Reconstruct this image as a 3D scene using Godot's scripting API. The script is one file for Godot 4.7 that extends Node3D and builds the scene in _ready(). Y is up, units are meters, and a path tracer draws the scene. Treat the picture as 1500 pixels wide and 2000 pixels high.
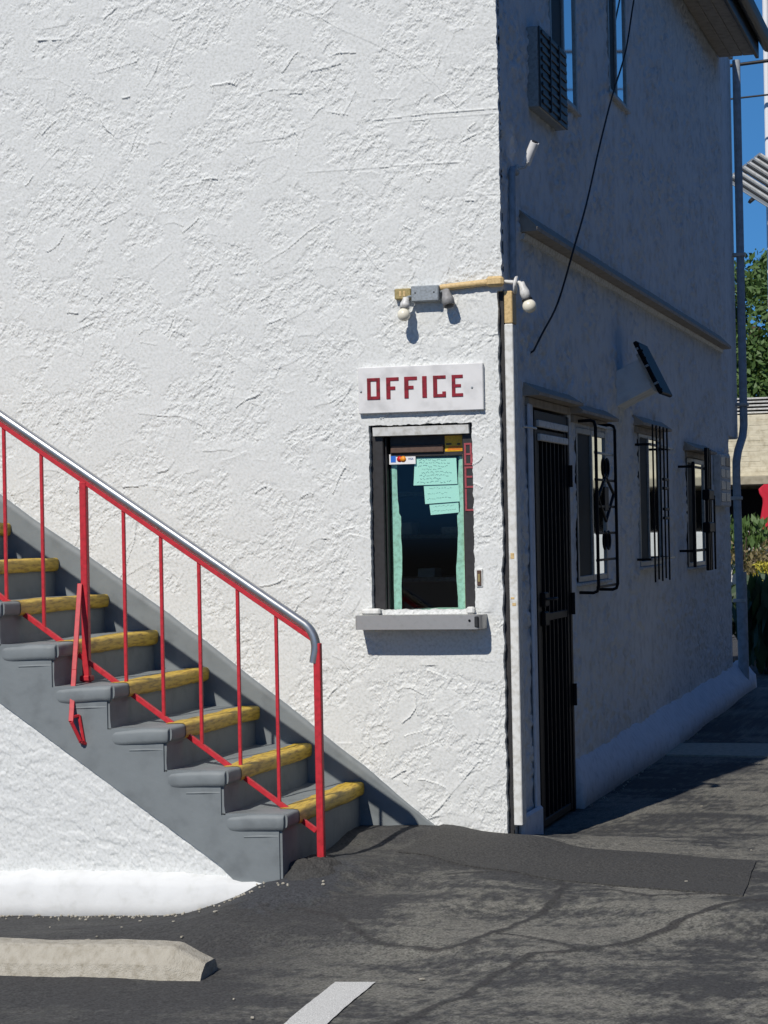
extends Node3D
# A stuccoed office building with an outside stair, its service window, barred side windows and the lot in front.

const SUN := Vector3(0.2, -1.03, -1.0)

var M := {}
var used := {}
var rng := RandomNumberGenerator.new()

# ---------------------------------------------------------------- naming
func numbered(called: String) -> String:
	if not used.has(called):
		used[called] = 0
		return called
	used[called] += 1
	return "%s_%03d" % [called, used[called]]

func tag(o: Node3D, label: String, category: String, group := "", kind := "") -> Node3D:
	if label: o.set_meta("label", label)
	if category: o.set_meta("category", category)
	if group: o.set_meta("group", group)
	if kind: o.set_meta("kind", kind)
	return o

func thing(called: String, label: String, category: String, at := Vector3.ZERO, group := "") -> Node3D:
	var o := Node3D.new()
	o.name = numbered(called)
	add_child(o)
	o.position = at
	tag(o, label, category, group)
	return o

# ---------------------------------------------------------------- shapes
func mb() -> SurfaceTool:
	var s := SurfaceTool.new()
	s.begin(Mesh.PRIMITIVE_TRIANGLES)
	s.set_smooth_group(-1)
	return s

func tri(s: SurfaceTool, a: Vector3, b: Vector3, c: Vector3) -> void:
	s.add_vertex(a); s.add_vertex(c); s.add_vertex(b)

# corners run counter-clockwise seen from outside
func quad(s: SurfaceTool, a: Vector3, b: Vector3, c: Vector3, d: Vector3) -> void:
	tri(s, a, b, c); tri(s, a, c, d)

func build(s: SurfaceTool, called: String, m: Material, parent: Node3D = null) -> MeshInstance3D:
	s.generate_normals()
	s.index()
	return put(s.commit(), called, m, parent)

func put(mesh: Mesh, called: String, m: Material, parent: Node3D = null) -> MeshInstance3D:
	var o := MeshInstance3D.new()
	o.mesh = mesh
	o.material_override = m
	if parent:
		o.name = called
		parent.add_child(o, true)
		var p: Node3D = parent
		while p and p != self:
			o.position -= p.position
			p = p.get_parent() as Node3D
			if p == self: break
	else:
		o.name = numbered(called)
		add_child(o)
	return o

# box with chamfered edges, placed by a transform
func bx(s: SurfaceTool, lo: Vector3, hi: Vector3, b := 0.0, t := Transform3D()) -> void:
	s.set_smooth_group(-1)
	var c := (lo + hi) / 2.0
	var h := (hi - lo) / 2.0
	b = minf(b, minf(h.x, minf(h.y, h.z)) * 0.9)
	if b <= 0.0:
		var v := []
		for i in 8:
			v.append(t * (c + Vector3(h.x * (1 if i & 1 else -1), h.y * (1 if i & 2 else -1), h.z * (1 if i & 4 else -1))))
		quad(s, v[4], v[5], v[7], v[6]); quad(s, v[1], v[0], v[2], v[3]); quad(s, v[5], v[1], v[3], v[7])
		quad(s, v[0], v[4], v[6], v[2]); quad(s, v[6], v[7], v[3], v[2]); quad(s, v[0], v[1], v[5], v[4])
		return
	# corner (sx,sy,sz), axis a: the vertex on the face across that axis
	var p := func(sx: int, sy: int, sz: int, a: int) -> Vector3:
		var q := Vector3(h.x - b, h.y - b, h.z - b)
		q[a] = h[a]
		return t * (c + q * Vector3(sx, sy, sz))
	for a in 3:
		var u := (a + 1) % 3
		var w := (a + 2) % 3
		for sgn in [-1, 1]:
			var f := []
			for k in [[-1, -1], [1, -1], [1, 1], [-1, 1]]:
				var g := [0, 0, 0]
				g[a] = sgn; g[u] = k[0]; g[w] = k[1]
				f.append(p.call(g[0], g[1], g[2], a))
			if sgn > 0: quad(s, f[0], f[1], f[2], f[3])
			else: quad(s, f[3], f[2], f[1], f[0])
		# edges along axis a
		for su in [-1, 1]:
			for sw in [-1, 1]:
				var g0 := [0, 0, 0]
				g0[a] = -1; g0[u] = su; g0[w] = sw
				var g1 := g0.duplicate()
				g1[a] = 1
				var e := [p.call(g0[0], g0[1], g0[2], u), p.call(g1[0], g1[1], g1[2], u), p.call(g1[0], g1[1], g1[2], w), p.call(g0[0], g0[1], g0[2], w)]
				if su * sw < 0: quad(s, e[0], e[1], e[2], e[3])
				else: quad(s, e[3], e[2], e[1], e[0])
	for sx in [-1, 1]:
		for sy in [-1, 1]:
			for sz in [-1, 1]:
				var k := [p.call(sx, sy, sz, 0), p.call(sx, sy, sz, 1), p.call(sx, sy, sz, 2)]
				if sx * sy * sz > 0: tri(s, k[0], k[1], k[2])
				else: tri(s, k[2], k[1], k[0])

func frame_of(d: Vector3) -> Basis:
	var z := d.normalized()
	var x := (Vector3.UP if absf(z.y) < 0.95 else Vector3.RIGHT).cross(z).normalized()
	return Basis(x, z.cross(x), z)

# swept bar: round (n sides) along points
func tube(s: SurfaceTool, pts: Array, r: float, n := 10, caps := true, squash := 1.0) -> void:
	s.set_smooth_group(0 if n > 5 else -1)
	var rings := []
	var prev := Basis()
	for i in pts.size():
		var d: Vector3 = (pts[mini(i + 1, pts.size() - 1)] - pts[maxi(i - 1, 0)])
		var f := frame_of(d)
		if i > 0:
			var z := d.normalized()
			var x := (prev.x - z * prev.x.dot(z)).normalized()
			f = Basis(x, z.cross(x), z)
		prev = f
		var ring := []
		for k in n:
			var a := TAU * (k + 0.5) / n
			ring.append(pts[i] + f.x * cos(a) * r + f.y * sin(a) * r * squash)
		rings.append(ring)
	for i in pts.size() - 1:
		for k in n:
			var l := (k + 1) % n
			quad(s, rings[i][k], rings[i][l], rings[i + 1][l], rings[i + 1][k])
	if caps:
		s.set_smooth_group(-1)
		for k in range(1, n - 1):
			tri(s, rings[0][0], rings[0][k + 1], rings[0][k])
			tri(s, rings[-1][0], rings[-1][k], rings[-1][k + 1])

# square bar between two points
func bar(s: SurfaceTool, a: Vector3, b: Vector3, w: float, d: float, bev := 0.0015, up := Vector3.UP) -> void:
	var z := (b - a).normalized()
	var x := up.cross(z)
	x = (Vector3.FORWARD if x.length() < 0.05 else x).normalized()
	if absf(z.y) > 0.95: x = Vector3.RIGHT
	x = (x - z * x.dot(z)).normalized()
	var t := Transform3D(Basis(x, z.cross(x), z), (a + b) / 2.0)
	var l := a.distance_to(b) / 2.0
	bx(s, Vector3(-w / 2, -d / 2, -l), Vector3(w / 2, d / 2, l), bev, t)

# revolved profile [[radius, height], ...] about y of a transform
func lathe(s: SurfaceTool, prof: Array, t: Transform3D, n := 20) -> void:
	s.set_smooth_group(0)
	for i in prof.size() - 1:
		for k in n:
			var a := TAU * k / n
			var b := TAU * (k + 1) / n
			var p := func(j: int, an: float) -> Vector3: return t * Vector3(cos(an) * prof[j][0], prof[j][1], -sin(an) * prof[j][0])
			quad(s, p.call(i, a), p.call(i, b), p.call(i + 1, b), p.call(i + 1, a))

# extrude a polygon given in (u,v); map turns (u,v,w) into a point; polygon counter-clockwise as seen from w1's side
func prism(s: SurfaceTool, poly: PackedVector2Array, w0: float, w1: float, map: Callable, smooth := false) -> void:
	if Geometry2D.is_polygon_clockwise(poly): poly.reverse()
	var ix := Geometry2D.triangulate_polygon(poly)
	s.set_smooth_group(-1)
	for i in range(0, ix.size(), 3):
		var q := [poly[ix[i]], poly[ix[i + 1]], poly[ix[i + 2]]]
		if (q[1] - q[0]).cross(q[2] - q[0]) < 0.0: q.reverse()
		tri(s, map.call(q[0].x, q[0].y, w1), map.call(q[1].x, q[1].y, w1), map.call(q[2].x, q[2].y, w1))
		tri(s, map.call(q[2].x, q[2].y, w0), map.call(q[1].x, q[1].y, w0), map.call(q[0].x, q[0].y, w0))
	if smooth: s.set_smooth_group(1)
	for i in poly.size():
		var a := poly[i]
		var b := poly[(i + 1) % poly.size()]
		quad(s, map.call(a.x, a.y, w0), map.call(b.x, b.y, w0), map.call(b.x, b.y, w1), map.call(a.x, a.y, w1))

func xyz(u: float, v: float, w: float) -> Vector3: return Vector3(u, v, w)      # extrude along z
func zyx(u: float, v: float, w: float) -> Vector3: return Vector3(w, v, -u)     # u = -z, extrude along x
func xzy(u: float, v: float, w: float) -> Vector3: return Vector3(u, w, -v)     # v = -z, extrude up
func xyz_along_z(u: float, v: float, w: float) -> Vector3: return Vector3(u, v, w)

# ---------------------------------------------------------------- materials
func noise(kind: int, freq: float, oct := 3, sd := 1) -> FastNoiseLite:
	var n := FastNoiseLite.new()
	n.noise_type = kind
	n.frequency = freq
	n.fractal_octaves = oct
	n.seed = sd
	if oct <= 1: n.fractal_type = FastNoiseLite.FRACTAL_NONE
	return n

func ramp_tex(n: FastNoiseLite, stops: Array, size := 512) -> ImageTexture:
	var im := n.get_seamless_image(size, size, false, false, 0.15, true)
	im.convert(Image.FORMAT_L8)
	var g := Gradient.new()
	g.offsets = PackedFloat32Array(stops.map(func(x): return x[0]))
	g.colors = PackedColorArray(stops.map(func(x): return x[1]))
	var lut := PackedByteArray()
	for i in 256:
		var c: Color = g.sample(i / 255.0)
		lut.append_array([int(c.r * 255), int(c.g * 255), int(c.b * 255)])
	var src := im.get_data()
	var dst := PackedByteArray()
	dst.resize(size * size * 3)
	for i in size * size:
		var v := src[i] * 3
		dst[i * 3] = lut[v]; dst[i * 3 + 1] = lut[v + 1]; dst[i * 3 + 2] = lut[v + 2]
	return ImageTexture.create_from_image(Image.create_from_data(size, size, false, Image.FORMAT_RGB8, dst))

func grey(a: float, b: float) -> Array:
	return [[0.0, Color(a, a, a)], [1.0, Color(b, b, b)]]

func mat(called: String, lin: Color, rough := 0.8, metal := 0.0, tex: Texture2D = null, scale := 1.0, bump: Texture2D = null, depth := 0.0) -> StandardMaterial3D:
	var m := StandardMaterial3D.new()
	m.resource_name = called
	m.albedo_color = lin.linear_to_srgb()
	m.roughness = rough
	m.metallic = metal
	m.cull_mode = BaseMaterial3D.CULL_DISABLED
	if tex or bump:
		m.uv1_triplanar = true
		m.uv1_world_triplanar = true
		m.uv1_scale = Vector3.ONE * scale
		m.uv1_triplanar_sharpness = 4.0
	if tex: m.albedo_texture = tex
	if bump:
		m.heightmap_enabled = true
		m.heightmap_texture = bump
		m.heightmap_scale = depth * 100.0
	M[called] = m
	return m

func make_materials() -> void:
	var soft := ramp_tex(noise(FastNoiseLite.TYPE_SIMPLEX_SMOOTH, 0.012, 5, 3), [[0.0, Color(0.86, 0.86, 0.86)], [0.45, Color(0.97, 0.97, 0.97)], [1.0, Color(1, 1, 1)]])
	var faint := ramp_tex(noise(FastNoiseLite.TYPE_SIMPLEX_SMOOTH, 0.02, 6, 4), [[0.0, Color(0.93, 0.93, 0.92)], [0.4, Color(0.985, 0.985, 0.985)], [1.0, Color(1, 1, 1)]])
	var speck := ramp_tex(noise(FastNoiseLite.TYPE_SIMPLEX_SMOOTH, 0.06, 5, 6), [[0.0, Color(0.87, 0.87, 0.86)], [0.36, Color(0.96, 0.96, 0.955)], [0.6, Color(0.99, 0.99, 0.99)], [1.0, Color(1, 1, 1)]], 1024)
	var dirty := ramp_tex(noise(FastNoiseLite.TYPE_SIMPLEX_SMOOTH, 0.02, 6, 8), [[0.0, Color(0.8, 0.785, 0.75)], [0.3, Color(0.9, 0.895, 0.88)], [0.6, Color(0.97, 0.97, 0.965)], [1.0, Color(1, 1, 1)]])
	var worn := ramp_tex(noise(FastNoiseLite.TYPE_SIMPLEX_SMOOTH, 0.015, 5, 9), [[0.0, Color(0.62, 0.55, 0.5)], [0.35, Color(0.86, 0.84, 0.8)], [0.6, Color(1, 1, 1)], [1.0, Color(1, 1, 1)]])
	var grain := ramp_tex(noise(FastNoiseLite.TYPE_VALUE, 0.35, 4, 5), [[0.0, Color(0.45, 0.45, 0.45)], [0.5, Color(0.85, 0.85, 0.84)], [0.78, Color(1, 1, 1)], [1.0, Color(1, 0.98, 0.93)]], 1024)
	var lumps := ramp_tex(noise(FastNoiseLite.TYPE_SIMPLEX_SMOOTH, 0.03, 4, 12), grey(0, 1), 512)
	var sand := ramp_tex(noise(FastNoiseLite.TYPE_VALUE, 0.3, 3, 15), grey(0, 1), 512)
	var brushed := ramp_tex(noise(FastNoiseLite.TYPE_SIMPLEX_SMOOTH, 0.015, 5, 22), [[0.0, Color(0.88, 0.88, 0.88)], [1.0, Color(1, 1, 1)]])
	mat("stucco", Color(0.75, 0.768, 0.752), 0.92, 0, speck, 0.8, sand, 0.0012)
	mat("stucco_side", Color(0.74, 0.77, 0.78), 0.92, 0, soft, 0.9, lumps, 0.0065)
	mat("plinth_paint", Color(0.72, 0.76, 0.82), 0.85, 0, soft, 1.7, lumps, 0.001)
	mat("white_paint", Color(0.78, 0.79, 0.77), 0.6, 0, dirty, 2.3, sand, 0.0004)
	mat("skirt_white", Color(0.73, 0.745, 0.735), 0.8, 0, faint, 0.9, lumps, 0.0009)
	mat("stair_grey", Color(0.215, 0.24, 0.247), 0.6, 0, soft, 0.9, lumps, 0.0009)
	mat("stair_yellow", Color(0.62, 0.42, 0.05), 0.5, 0, worn, 1.0, lumps, 0.0008).uv1_scale = Vector3(7.0, 7.0, 1.1)
	mat("red_paint", Color(0.58, 0.022, 0.036), 0.55, 0, dirty, 2.7)
	mat("steel", Color(0.66, 0.66, 0.64), 0.34, 0.85, brushed, 2.0)
	mat("counter_steel", Color(0.42, 0.42, 0.41), 0.45, 0.45, faint, 3.0)
	mat("galvanised", Color(0.36, 0.4, 0.43), 0.55, 0.5, dirty, 6.0)
	mat("black_iron", Color(0.006, 0.006, 0.008), 0.55, 0.0).metallic_specular = 0.3
	mat("bronze_frame", Color(0.035, 0.034, 0.036), 0.55, 0.1, dirty, 3.0)
	mat("brown_rail", Color(0.12, 0.07, 0.05), 0.6, 0, dirty, 4.0)
	mat("concrete", Color(0.46, 0.43, 0.36), 0.9, 0, dirty, 1.9, sand, 0.004)
	mat("underside_brown", Color(0.42, 0.37, 0.31), 0.8, 0, dirty, 1.0)  # brown carries the warm light bounced off the ground onto undersides
	mat("pipe_paint", Color(0.42, 0.47, 0.52), 0.7, 0, dirty, 1.4)
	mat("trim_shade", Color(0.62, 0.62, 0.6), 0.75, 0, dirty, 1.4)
	mat("dark_metal", Color(0.04, 0.042, 0.045), 0.5, 0.3, dirty, 3.0)
	mat("ac_metal", Color(0.05, 0.06, 0.065), 0.5, 0.2, dirty, 4.0)
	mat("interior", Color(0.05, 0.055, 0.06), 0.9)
	mat("interior_dark", Color(0.015, 0.015, 0.017), 0.9)
	mat("screen_mesh", Color(0.012, 0.02, 0.022), 0.7)
	mat("film_glass", Color(0.62, 0.7, 0.74), 0.04, 1.0)
	mat("frame_alu", Color(0.4, 0.42, 0.42), 0.5, 0.4, dirty, 4.0)
	mat("sign_white", Color(0.8, 0.8, 0.79), 0.5, 0, soft, 1.0)
	mat("sign_red", Color(0.27, 0.004, 0.017), 0.55, 0, worn, 3.0)
	mat("bell_red", Color(0.4, 0.07, 0.09), 0.7, 0, dirty, 5.0)
	mat("mint", Color(0.42, 0.86, 0.7), 0.7, 0, soft, 2.0)
	mat("mint_curtain", Color(0.36, 0.72, 0.58), 0.75, 0, dirty, 3.0)
	mat("card_white", Color(0.84, 0.84, 0.84), 0.4)
	mat("card_blue", Color(0.03, 0.16, 0.62), 0.4)
	mat("card_red", Color(0.62, 0.02, 0.02), 0.4)
	mat("card_orange", Color(0.85, 0.3, 0.02), 0.4)
	mat("card_navy", Color(0.03, 0.06, 0.25), 0.4)
	mat("sticker_yellow", Color(0.85, 0.5, 0.01), 0.4, 0, dirty, 8.0)
	mat("sticker_red", Color(0.75, 0.16, 0.02), 0.5)
	mat("black_print", Color(0.02, 0.02, 0.02), 0.5)
	mat("brass", Color(0.45, 0.36, 0.16), 0.5, 0.4, dirty, 6.0)
	mat("tan_paint", Color(0.72, 0.52, 0.25), 0.6, 0, dirty, 5.0)
	mat("bulb_glass", Color(0.82, 0.78, 0.64), 0.25)
	mat("porcelain", Color(0.72, 0.72, 0.7), 0.45, 0, dirty, 5.0)
	mat("grey_socket", Color(0.3, 0.3, 0.3), 0.6, 0, dirty, 5.0)
	mat("black_rubber", Color(0.012, 0.012, 0.013), 0.6)
	mat("road_paint", Color(0.85, 0.85, 0.82), 0.8, 0, grain, 2.0)
	var a := mat("asphalt", Color(1, 1, 1), 0.9, 0, grain, 0.45, sand, 0.003)
	a.vertex_color_use_as_albedo = true
	var a2 := mat("patch_asphalt", Color(0.074, 0.073, 0.07), 0.92, 0, grain, 0.6, sand, 0.006)
	a2.uv1_scale = Vector3(0.6, 0.6, 0.6)
	mat("bark", Color(0.1, 0.07, 0.05), 0.9, 0, dirty, 2.0)
	for k in [["leaf", Color(0.07, 0.13, 0.03)], ["leaf_dark", Color(0.03, 0.06, 0.022)], ["leaf_dry", Color(0.2, 0.16, 0.07)], ["petal", Color(0.5, 0.44, 0.06)]]:
		var m := mat(k[0], k[1], 0.6)
		m.backlight_enabled = true
		m.backlight = Color(0.25, 0.3, 0.1)
	mat("cream_brick", Color(0.72, 0.66, 0.5), 0.85, 0, dirty, 0.6)
	mat("cream_fascia", Color(0.42, 0.38, 0.28), 0.8, 0, dirty, 0.6)
	mat("blocker_grey", Color(0.11, 0.12, 0.135), 0.85, 0, dirty, 0.6)  # dark grey of the added sky-blocking block
	mat("red_cloth", Color(0.55, 0.012, 0.035), 0.8)
	var gl := StandardMaterial3D.new()
	gl.resource_name = "clear_glass"
	gl.albedo_color = Color(0.05, 0.07, 0.07, 0.02)
	gl.transparency = BaseMaterial3D.TRANSPARENCY_ALPHA
	gl.roughness = 0.02
	gl.metallic_specular = 0.35
	gl.cull_mode = BaseMaterial3D.CULL_DISABLED
	M["clear_glass"] = gl

# ---------------------------------------------------------------- ground height
var HP := [
	[-0.39, 0.02, 0.03], [-0.76, 0.02, 0.02], [-0.02, 0.03, 0.0], [0.06, -0.25, -0.06], [0.03, -0.65, -0.095], [0.03, -1.2, -0.095], [0.03, -1.7, -0.085], [0.1, -4.0, -0.06], [0.12, -6.5, -0.03], [0.12, -8.8, 0.0],
	[-0.66, 0.97, 0.008], [-0.75, 1.15, -0.02], [-0.72, 1.3, -0.06], [-0.9, 1.27, -0.1], [-1.08, 1.3, -0.215], [-1.4, 1.3, -0.225], [-1.8, 1.3, -0.235], [-2.2, 1.3, -0.245], [-2.8, 1.3, -0.255], [-3.5, 1.3, -0.26],
	[-1.3, 2.2, -0.215], [-0.5, 2.3, -0.19], [0.1, 2.6, -0.195], [-0.6, 2.65, -0.2], [-2.0, 2.65, -0.21], [-3.2, 2.65, -0.22], [0.2, 3.6, -0.2], [-1.2, 3.6, -0.21], [1.3, 3.4, -0.19], [1.3, 2.2, -0.16],
	[1.24, 1.1, -0.08], [1.2, 0.35, -0.065], [0.55, 0.25, -0.055], [0.5, 0.95, -0.085], [0.0, 0.9, -0.06], [-0.4, 0.6, -0.02], [-0.3, 1.3, -0.1], [0.4, 1.7, -0.14], [-0.55, 1.7, -0.13],
	[0.7, -1.0, -0.08], [0.7, -3.0, -0.07], [0.7, -5.0, -0.05], [1.6, -1.0, -0.08], [2.2, 0.8, -0.09], [2.4, 2.5, -0.16], [2.0, -4.0, -0.07], [0.9, -8.0, -0.02], [3.0, -8.0, -0.05],
	[0.0, 5.5, -0.19], [2.5, 5.5, -0.18], [-3.0, 5.0, -0.22], [2.3, 10.0, -0.15],
]

func gh(x: float, z: float) -> float:
	var sw := 0.02
	var sh := 0.02 * -0.12
	for p in HP:
		var dx: float = x - p[0]
		var dz: float = z - p[1]
		var d2 := dx * dx + dz * dz
		if d2 > 16.0: continue
		var w := 1.0 / (0.004 + d2 * d2 * 4.0)
		sw += w
		sh += w * p[2]
	return sh / sw

func seg_dist(p: Vector2, line: Array) -> float:
	var best := 1e9
	for i in line.size() - 1:
		var q := Geometry2D.get_closest_point_to_segment(p, line[i], line[i + 1])
		best = minf(best, q.distance_squared_to(p))
	return sqrt(best)

func spaced(stops: Array) -> PackedFloat32Array:
	# [[from, to, step], ...] joined
	var out := PackedFloat32Array()
	for s in stops:
		var n := maxi(1, int(round((s[1] - s[0]) / s[2])))
		for i in n:
			out.append(lerpf(s[0], s[1], float(i) / n))
	out.append(stops[-1][1])
	return out

func grid_mesh(nu: int, nv: int, pos: PackedVector3Array, nor: PackedVector3Array, keep: Callable, col := PackedColorArray(), turned := false) -> ArrayMesh:
	var idx := PackedInt32Array()
	for j in nv - 1:
		for i in nu - 1:
			if keep.is_valid() and not keep.call(i, j): continue
			var a := j * nu + i
			if turned:
				idx.append(a); idx.append(a + 1); idx.append(a + nu)
				idx.append(a + 1); idx.append(a + nu + 1); idx.append(a + nu)
				continue
			idx.append(a); idx.append(a + nu); idx.append(a + 1)
			idx.append(a + 1); idx.append(a + nu); idx.append(a + nu + 1)
	var arr := []
	arr.resize(Mesh.ARRAY_MAX)
	arr[Mesh.ARRAY_VERTEX] = pos
	arr[Mesh.ARRAY_NORMAL] = nor
	if col.size(): arr[Mesh.ARRAY_COLOR] = col
	arr[Mesh.ARRAY_INDEX] = idx
	var m := ArrayMesh.new()
	m.add_surface_from_arrays(Mesh.PRIMITIVE_TRIANGLES, arr)
	return m

func grid_normals(nu: int, nv: int, pos: PackedVector3Array, flip := 1.0) -> PackedVector3Array:
	var nor := PackedVector3Array()
	nor.resize(pos.size())
	for j in nv:
		var j0 := maxi(j - 1, 0) * nu
		var j1 := mini(j + 1, nv - 1) * nu
		for i in nu:
			var du := pos[j * nu + mini(i + 1, nu - 1)] - pos[j * nu + maxi(i - 1, 0)]
			var dv := pos[j1 + i] - pos[j0 + i]
			nor[j * nu + i] = du.cross(dv).normalized() * flip
	return nor

func make_ground() -> void:
	var xs := spaced([[-60.0, -12.0, 8.0], [-12.0, -3.2, 0.8], [-3.2, -1.4, 0.05], [-1.4, 1.9, 0.011], [1.9, 3.2, 0.05], [3.2, 12.0, 0.8], [12.0, 60.0, 8.0]])
	var zs := spaced([[-90.0, -14.0, 8.0], [-14.0, -5.2, 0.22], [-5.2, -0.7, 0.06], [-0.7, 4.3, 0.017], [4.3, 6.0, 0.06], [6.0, 14.0, 0.5], [14.0, 60.0, 8.0]])
	var nu := xs.size()
	var nv := zs.size()
	var coarse := {}
	var blot := noise(FastNoiseLite.TYPE_SIMPLEX_SMOOTH, 1.1, 5, 41)
	var fine := noise(FastNoiseLite.TYPE_SIMPLEX_SMOOTH, 9.0, 4, 42)
	var grit := noise(FastNoiseLite.TYPE_SIMPLEX_SMOOTH, 22.0, 3, 45)
	var streak := noise(FastNoiseLite.TYPE_SIMPLEX_SMOOTH, 2.0, 4, 43)
	var wob := noise(FastNoiseLite.TYPE_SIMPLEX_SMOOTH, 4.0, 3, 44)
	var seal := [
		[[Vector2(-0.9, 1.55), Vector2(-0.45, 1.6), Vector2(-0.08, 2.05), Vector2(0.17, 2.12), Vector2(0.29, 2.02), Vector2(0.36, 1.75), Vector2(0.44, 1.4), Vector2(0.47, 1.05), Vector2(0.38, 0.84), Vector2(0.26, 0.8), Vector2(0.08, 0.81), Vector2(-0.08, 0.93)], 0.023],
		[[Vector2(-0.1, 4.4), Vector2(0.18, 3.6), Vector2(0.34, 3.1), Vector2(0.45, 2.75), Vector2(0.47, 2.42), Vector2(0.58, 2.15), Vector2(0.77, 2.05), Vector2(0.93, 1.85), Vector2(1.08, 1.52), Vector2(1.25, 1.27), Vector2(1.5, 1.15), Vector2(2.2, 0.9)], 0.026],
		[[Vector2(0.33, 1.8), Vector2(0.55, 1.95), Vector2(0.7, 2.05)], 0.022],
		[[Vector2(0.62, 1.05), Vector2(0.85, 1.2), Vector2(1.0, 1.15), Vector2(1.2, 1.12)], 0.02],
		[[Vector2(0.75, -1.6), Vector2(1.2, -1.9), Vector2(2.2, -1.4)], 0.025],
		[[Vector2(-1.6, 1.7), Vector2(-1.25, 1.5), Vector2(-1.15, 1.35)], 0.02],
	]
	var pos := PackedVector3Array()
	pos.resize(nu * nv)
	var col := PackedColorArray()
	col.resize(nu * nv)
	# heights on a coarse lattice, read bilinearly
	var hx0 := -3.6
	var hz0 := -9.4
	var hs := 0.06
	var hn := int(7.2 / hs) + 2
	var hm := int(16.0 / hs) + 2
	var H := PackedFloat32Array()
	H.resize(hn * hm)
	for j in hm:
		for i in hn:
			H[j * hn + i] = gh(hx0 + i * hs, hz0 + j * hs)
	var k := 0
	for j in nv:
		var z := zs[j]
		for i in nu:
			var x := xs[i]
			var h := -0.12
			var fx := (x - hx0) / hs
			var fz := (z - hz0) / hs
			if fx >= 0 and fz >= 0 and fx < hn - 1 and fz < hm - 1:
				var a := int(fx)
				var b := int(fz)
				fx -= a; fz -= b
				var o := b * hn + a
				h = lerpf(lerpf(H[o], H[o + 1], fx), lerpf(H[o + hn], H[o + hn + 1], fx), fz)
			var f := fine.get_noise_2d(x, z)
			pos[k] = Vector3(x, h + f * 0.003, z)
			# worn lighter paving over a dark base, with dark crack sealer
			var n := blot.get_noise_2d(x * 0.9, z * 0.8) + 0.55 * streak.get_noise_2d(x * 0.55 + z * 0.3, z * 2.4)
			var near := smoothstep(0.1, 0.9, x + 0.75) * (1.0 - smoothstep(2.9, 3.9, z)) 
			var spk := grit.get_noise_2d(x, z)
			var worn := clampf(smoothstep(-0.1, 0.5, n * 0.8 + f * 0.3 + spk * 0.4 + near * 0.34 - 0.1), 0.0, 1.0)
			worn *= 0.22 + 0.78 * near
			var c := Color(0.064, 0.0645, 0.065).lerp(Color(0.225, 0.219, 0.19), worn)
			if x > -1.9 and x < 2.3 and z > -2.2 and z < 4.4:
				var p := Vector2(x, z) + Vector2(wob.get_noise_2d(x, z), wob.get_noise_2d(z + 9.0, x)) * 0.03
				for sl in seal:
					var d := seg_dist(p, sl[0])
					if d < sl[1]:
						var e := smoothstep(1.0, 0.6, d / sl[1])
						c = c.lerp(Color(0.05, 0.049, 0.047), e * 0.9)
						pos[k].y += 0.003 * e
			# tar and grey stair paint dripped round the foot of the stair
			var drip := Vector2(x + 0.72, (z - 1.2) * 0.6).length() + f * 0.1
			if drip < 0.3: c = c.lerp(Color(0.066, 0.07, 0.076), smoothstep(0.3, 0.2, drip))
			col[k] = c
			k += 1
	var nor := grid_normals(nu, nv, pos, -1.0)
	# cut out what lies under the building and the stair
	var keep := func(i: int, j: int) -> bool:
		return not (xs[i] > -12.0 and xs[i + 1] < -0.05 and zs[j] > -8.3 and zs[j + 1] < -0.1)
	var g := put(grid_mesh(nu, nv, pos, nor, keep, col, true), "ground", M.asphalt)
	g.set_meta("kind", "structure")

func ground_sheet(called: String, poly: Array, lift: float, step: float, m: Material, thick := true) -> MeshInstance3D:
	# a quadrilateral sheet [a, b, c, d] in (x, z) that follows the ground
	var n := int(ceil(maxf((poly[1] - poly[0]).length(), (poly[2] - poly[3]).length()) / step))
	var q := int(ceil(maxf((poly[3] - poly[0]).length(), (poly[2] - poly[1]).length()) / step))
	var s := mb()
	s.set_smooth_group(0)
	var nn := noise(FastNoiseLite.TYPE_SIMPLEX_SMOOTH, 8.0, 3, 77)
	var pt := func(i: int, j: int) -> Vector3:
		var a: Vector2 = poly[0].lerp(poly[1], float(i) / n)
		var b: Vector2 = poly[3].lerp(poly[2], float(i) / n)
		var p: Vector2 = a.lerp(b, float(j) / q)
		if i == 0 or j == 0 or i == n or j == q: p += Vector2(nn.get_noise_2dv(p), nn.get_noise_2dv(p + Vector2(7, 3))) * 0.004
		return Vector3(p.x, gh(p.x, p.y) + lift, p.y)
	for i in n:
		for j in q:
			quad(s, pt.call(i, j), pt.call(i, j + 1), pt.call(i + 1, j + 1), pt.call(i + 1, j))
	if thick:
		s.set_smooth_group(-1)
		var dn := Vector3(0, -0.03, 0)
		for i in n:
			for e in [[i, 0, i + 1, 0], [i + 1, q, i, q]]:
				var a: Vector3 = pt.call(e[0], e[1])
				var b: Vector3 = pt.call(e[2], e[3])
				quad(s, a, b, b + dn, a + dn)
		for j in q:
			for e in [[0, j + 1, 0, j], [n, j, n, j + 1]]:
				var a: Vector3 = pt.call(e[0], e[1])
				var b: Vector3 = pt.call(e[2], e[3])
				quad(s, a, b, b + dn, a + dn)
	var o := build(s, called, m)
	o.set_meta("kind", "structure")
	return o

# ---------------------------------------------------------------- stucco
func field(n: FastNoiseLite, w: int, h: int) -> PackedFloat32Array:
	var im := n.get_image(w, h, false, false, false)
	im.convert(Image.FORMAT_RF)
	return im.get_data().to_float32_array()

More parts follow.
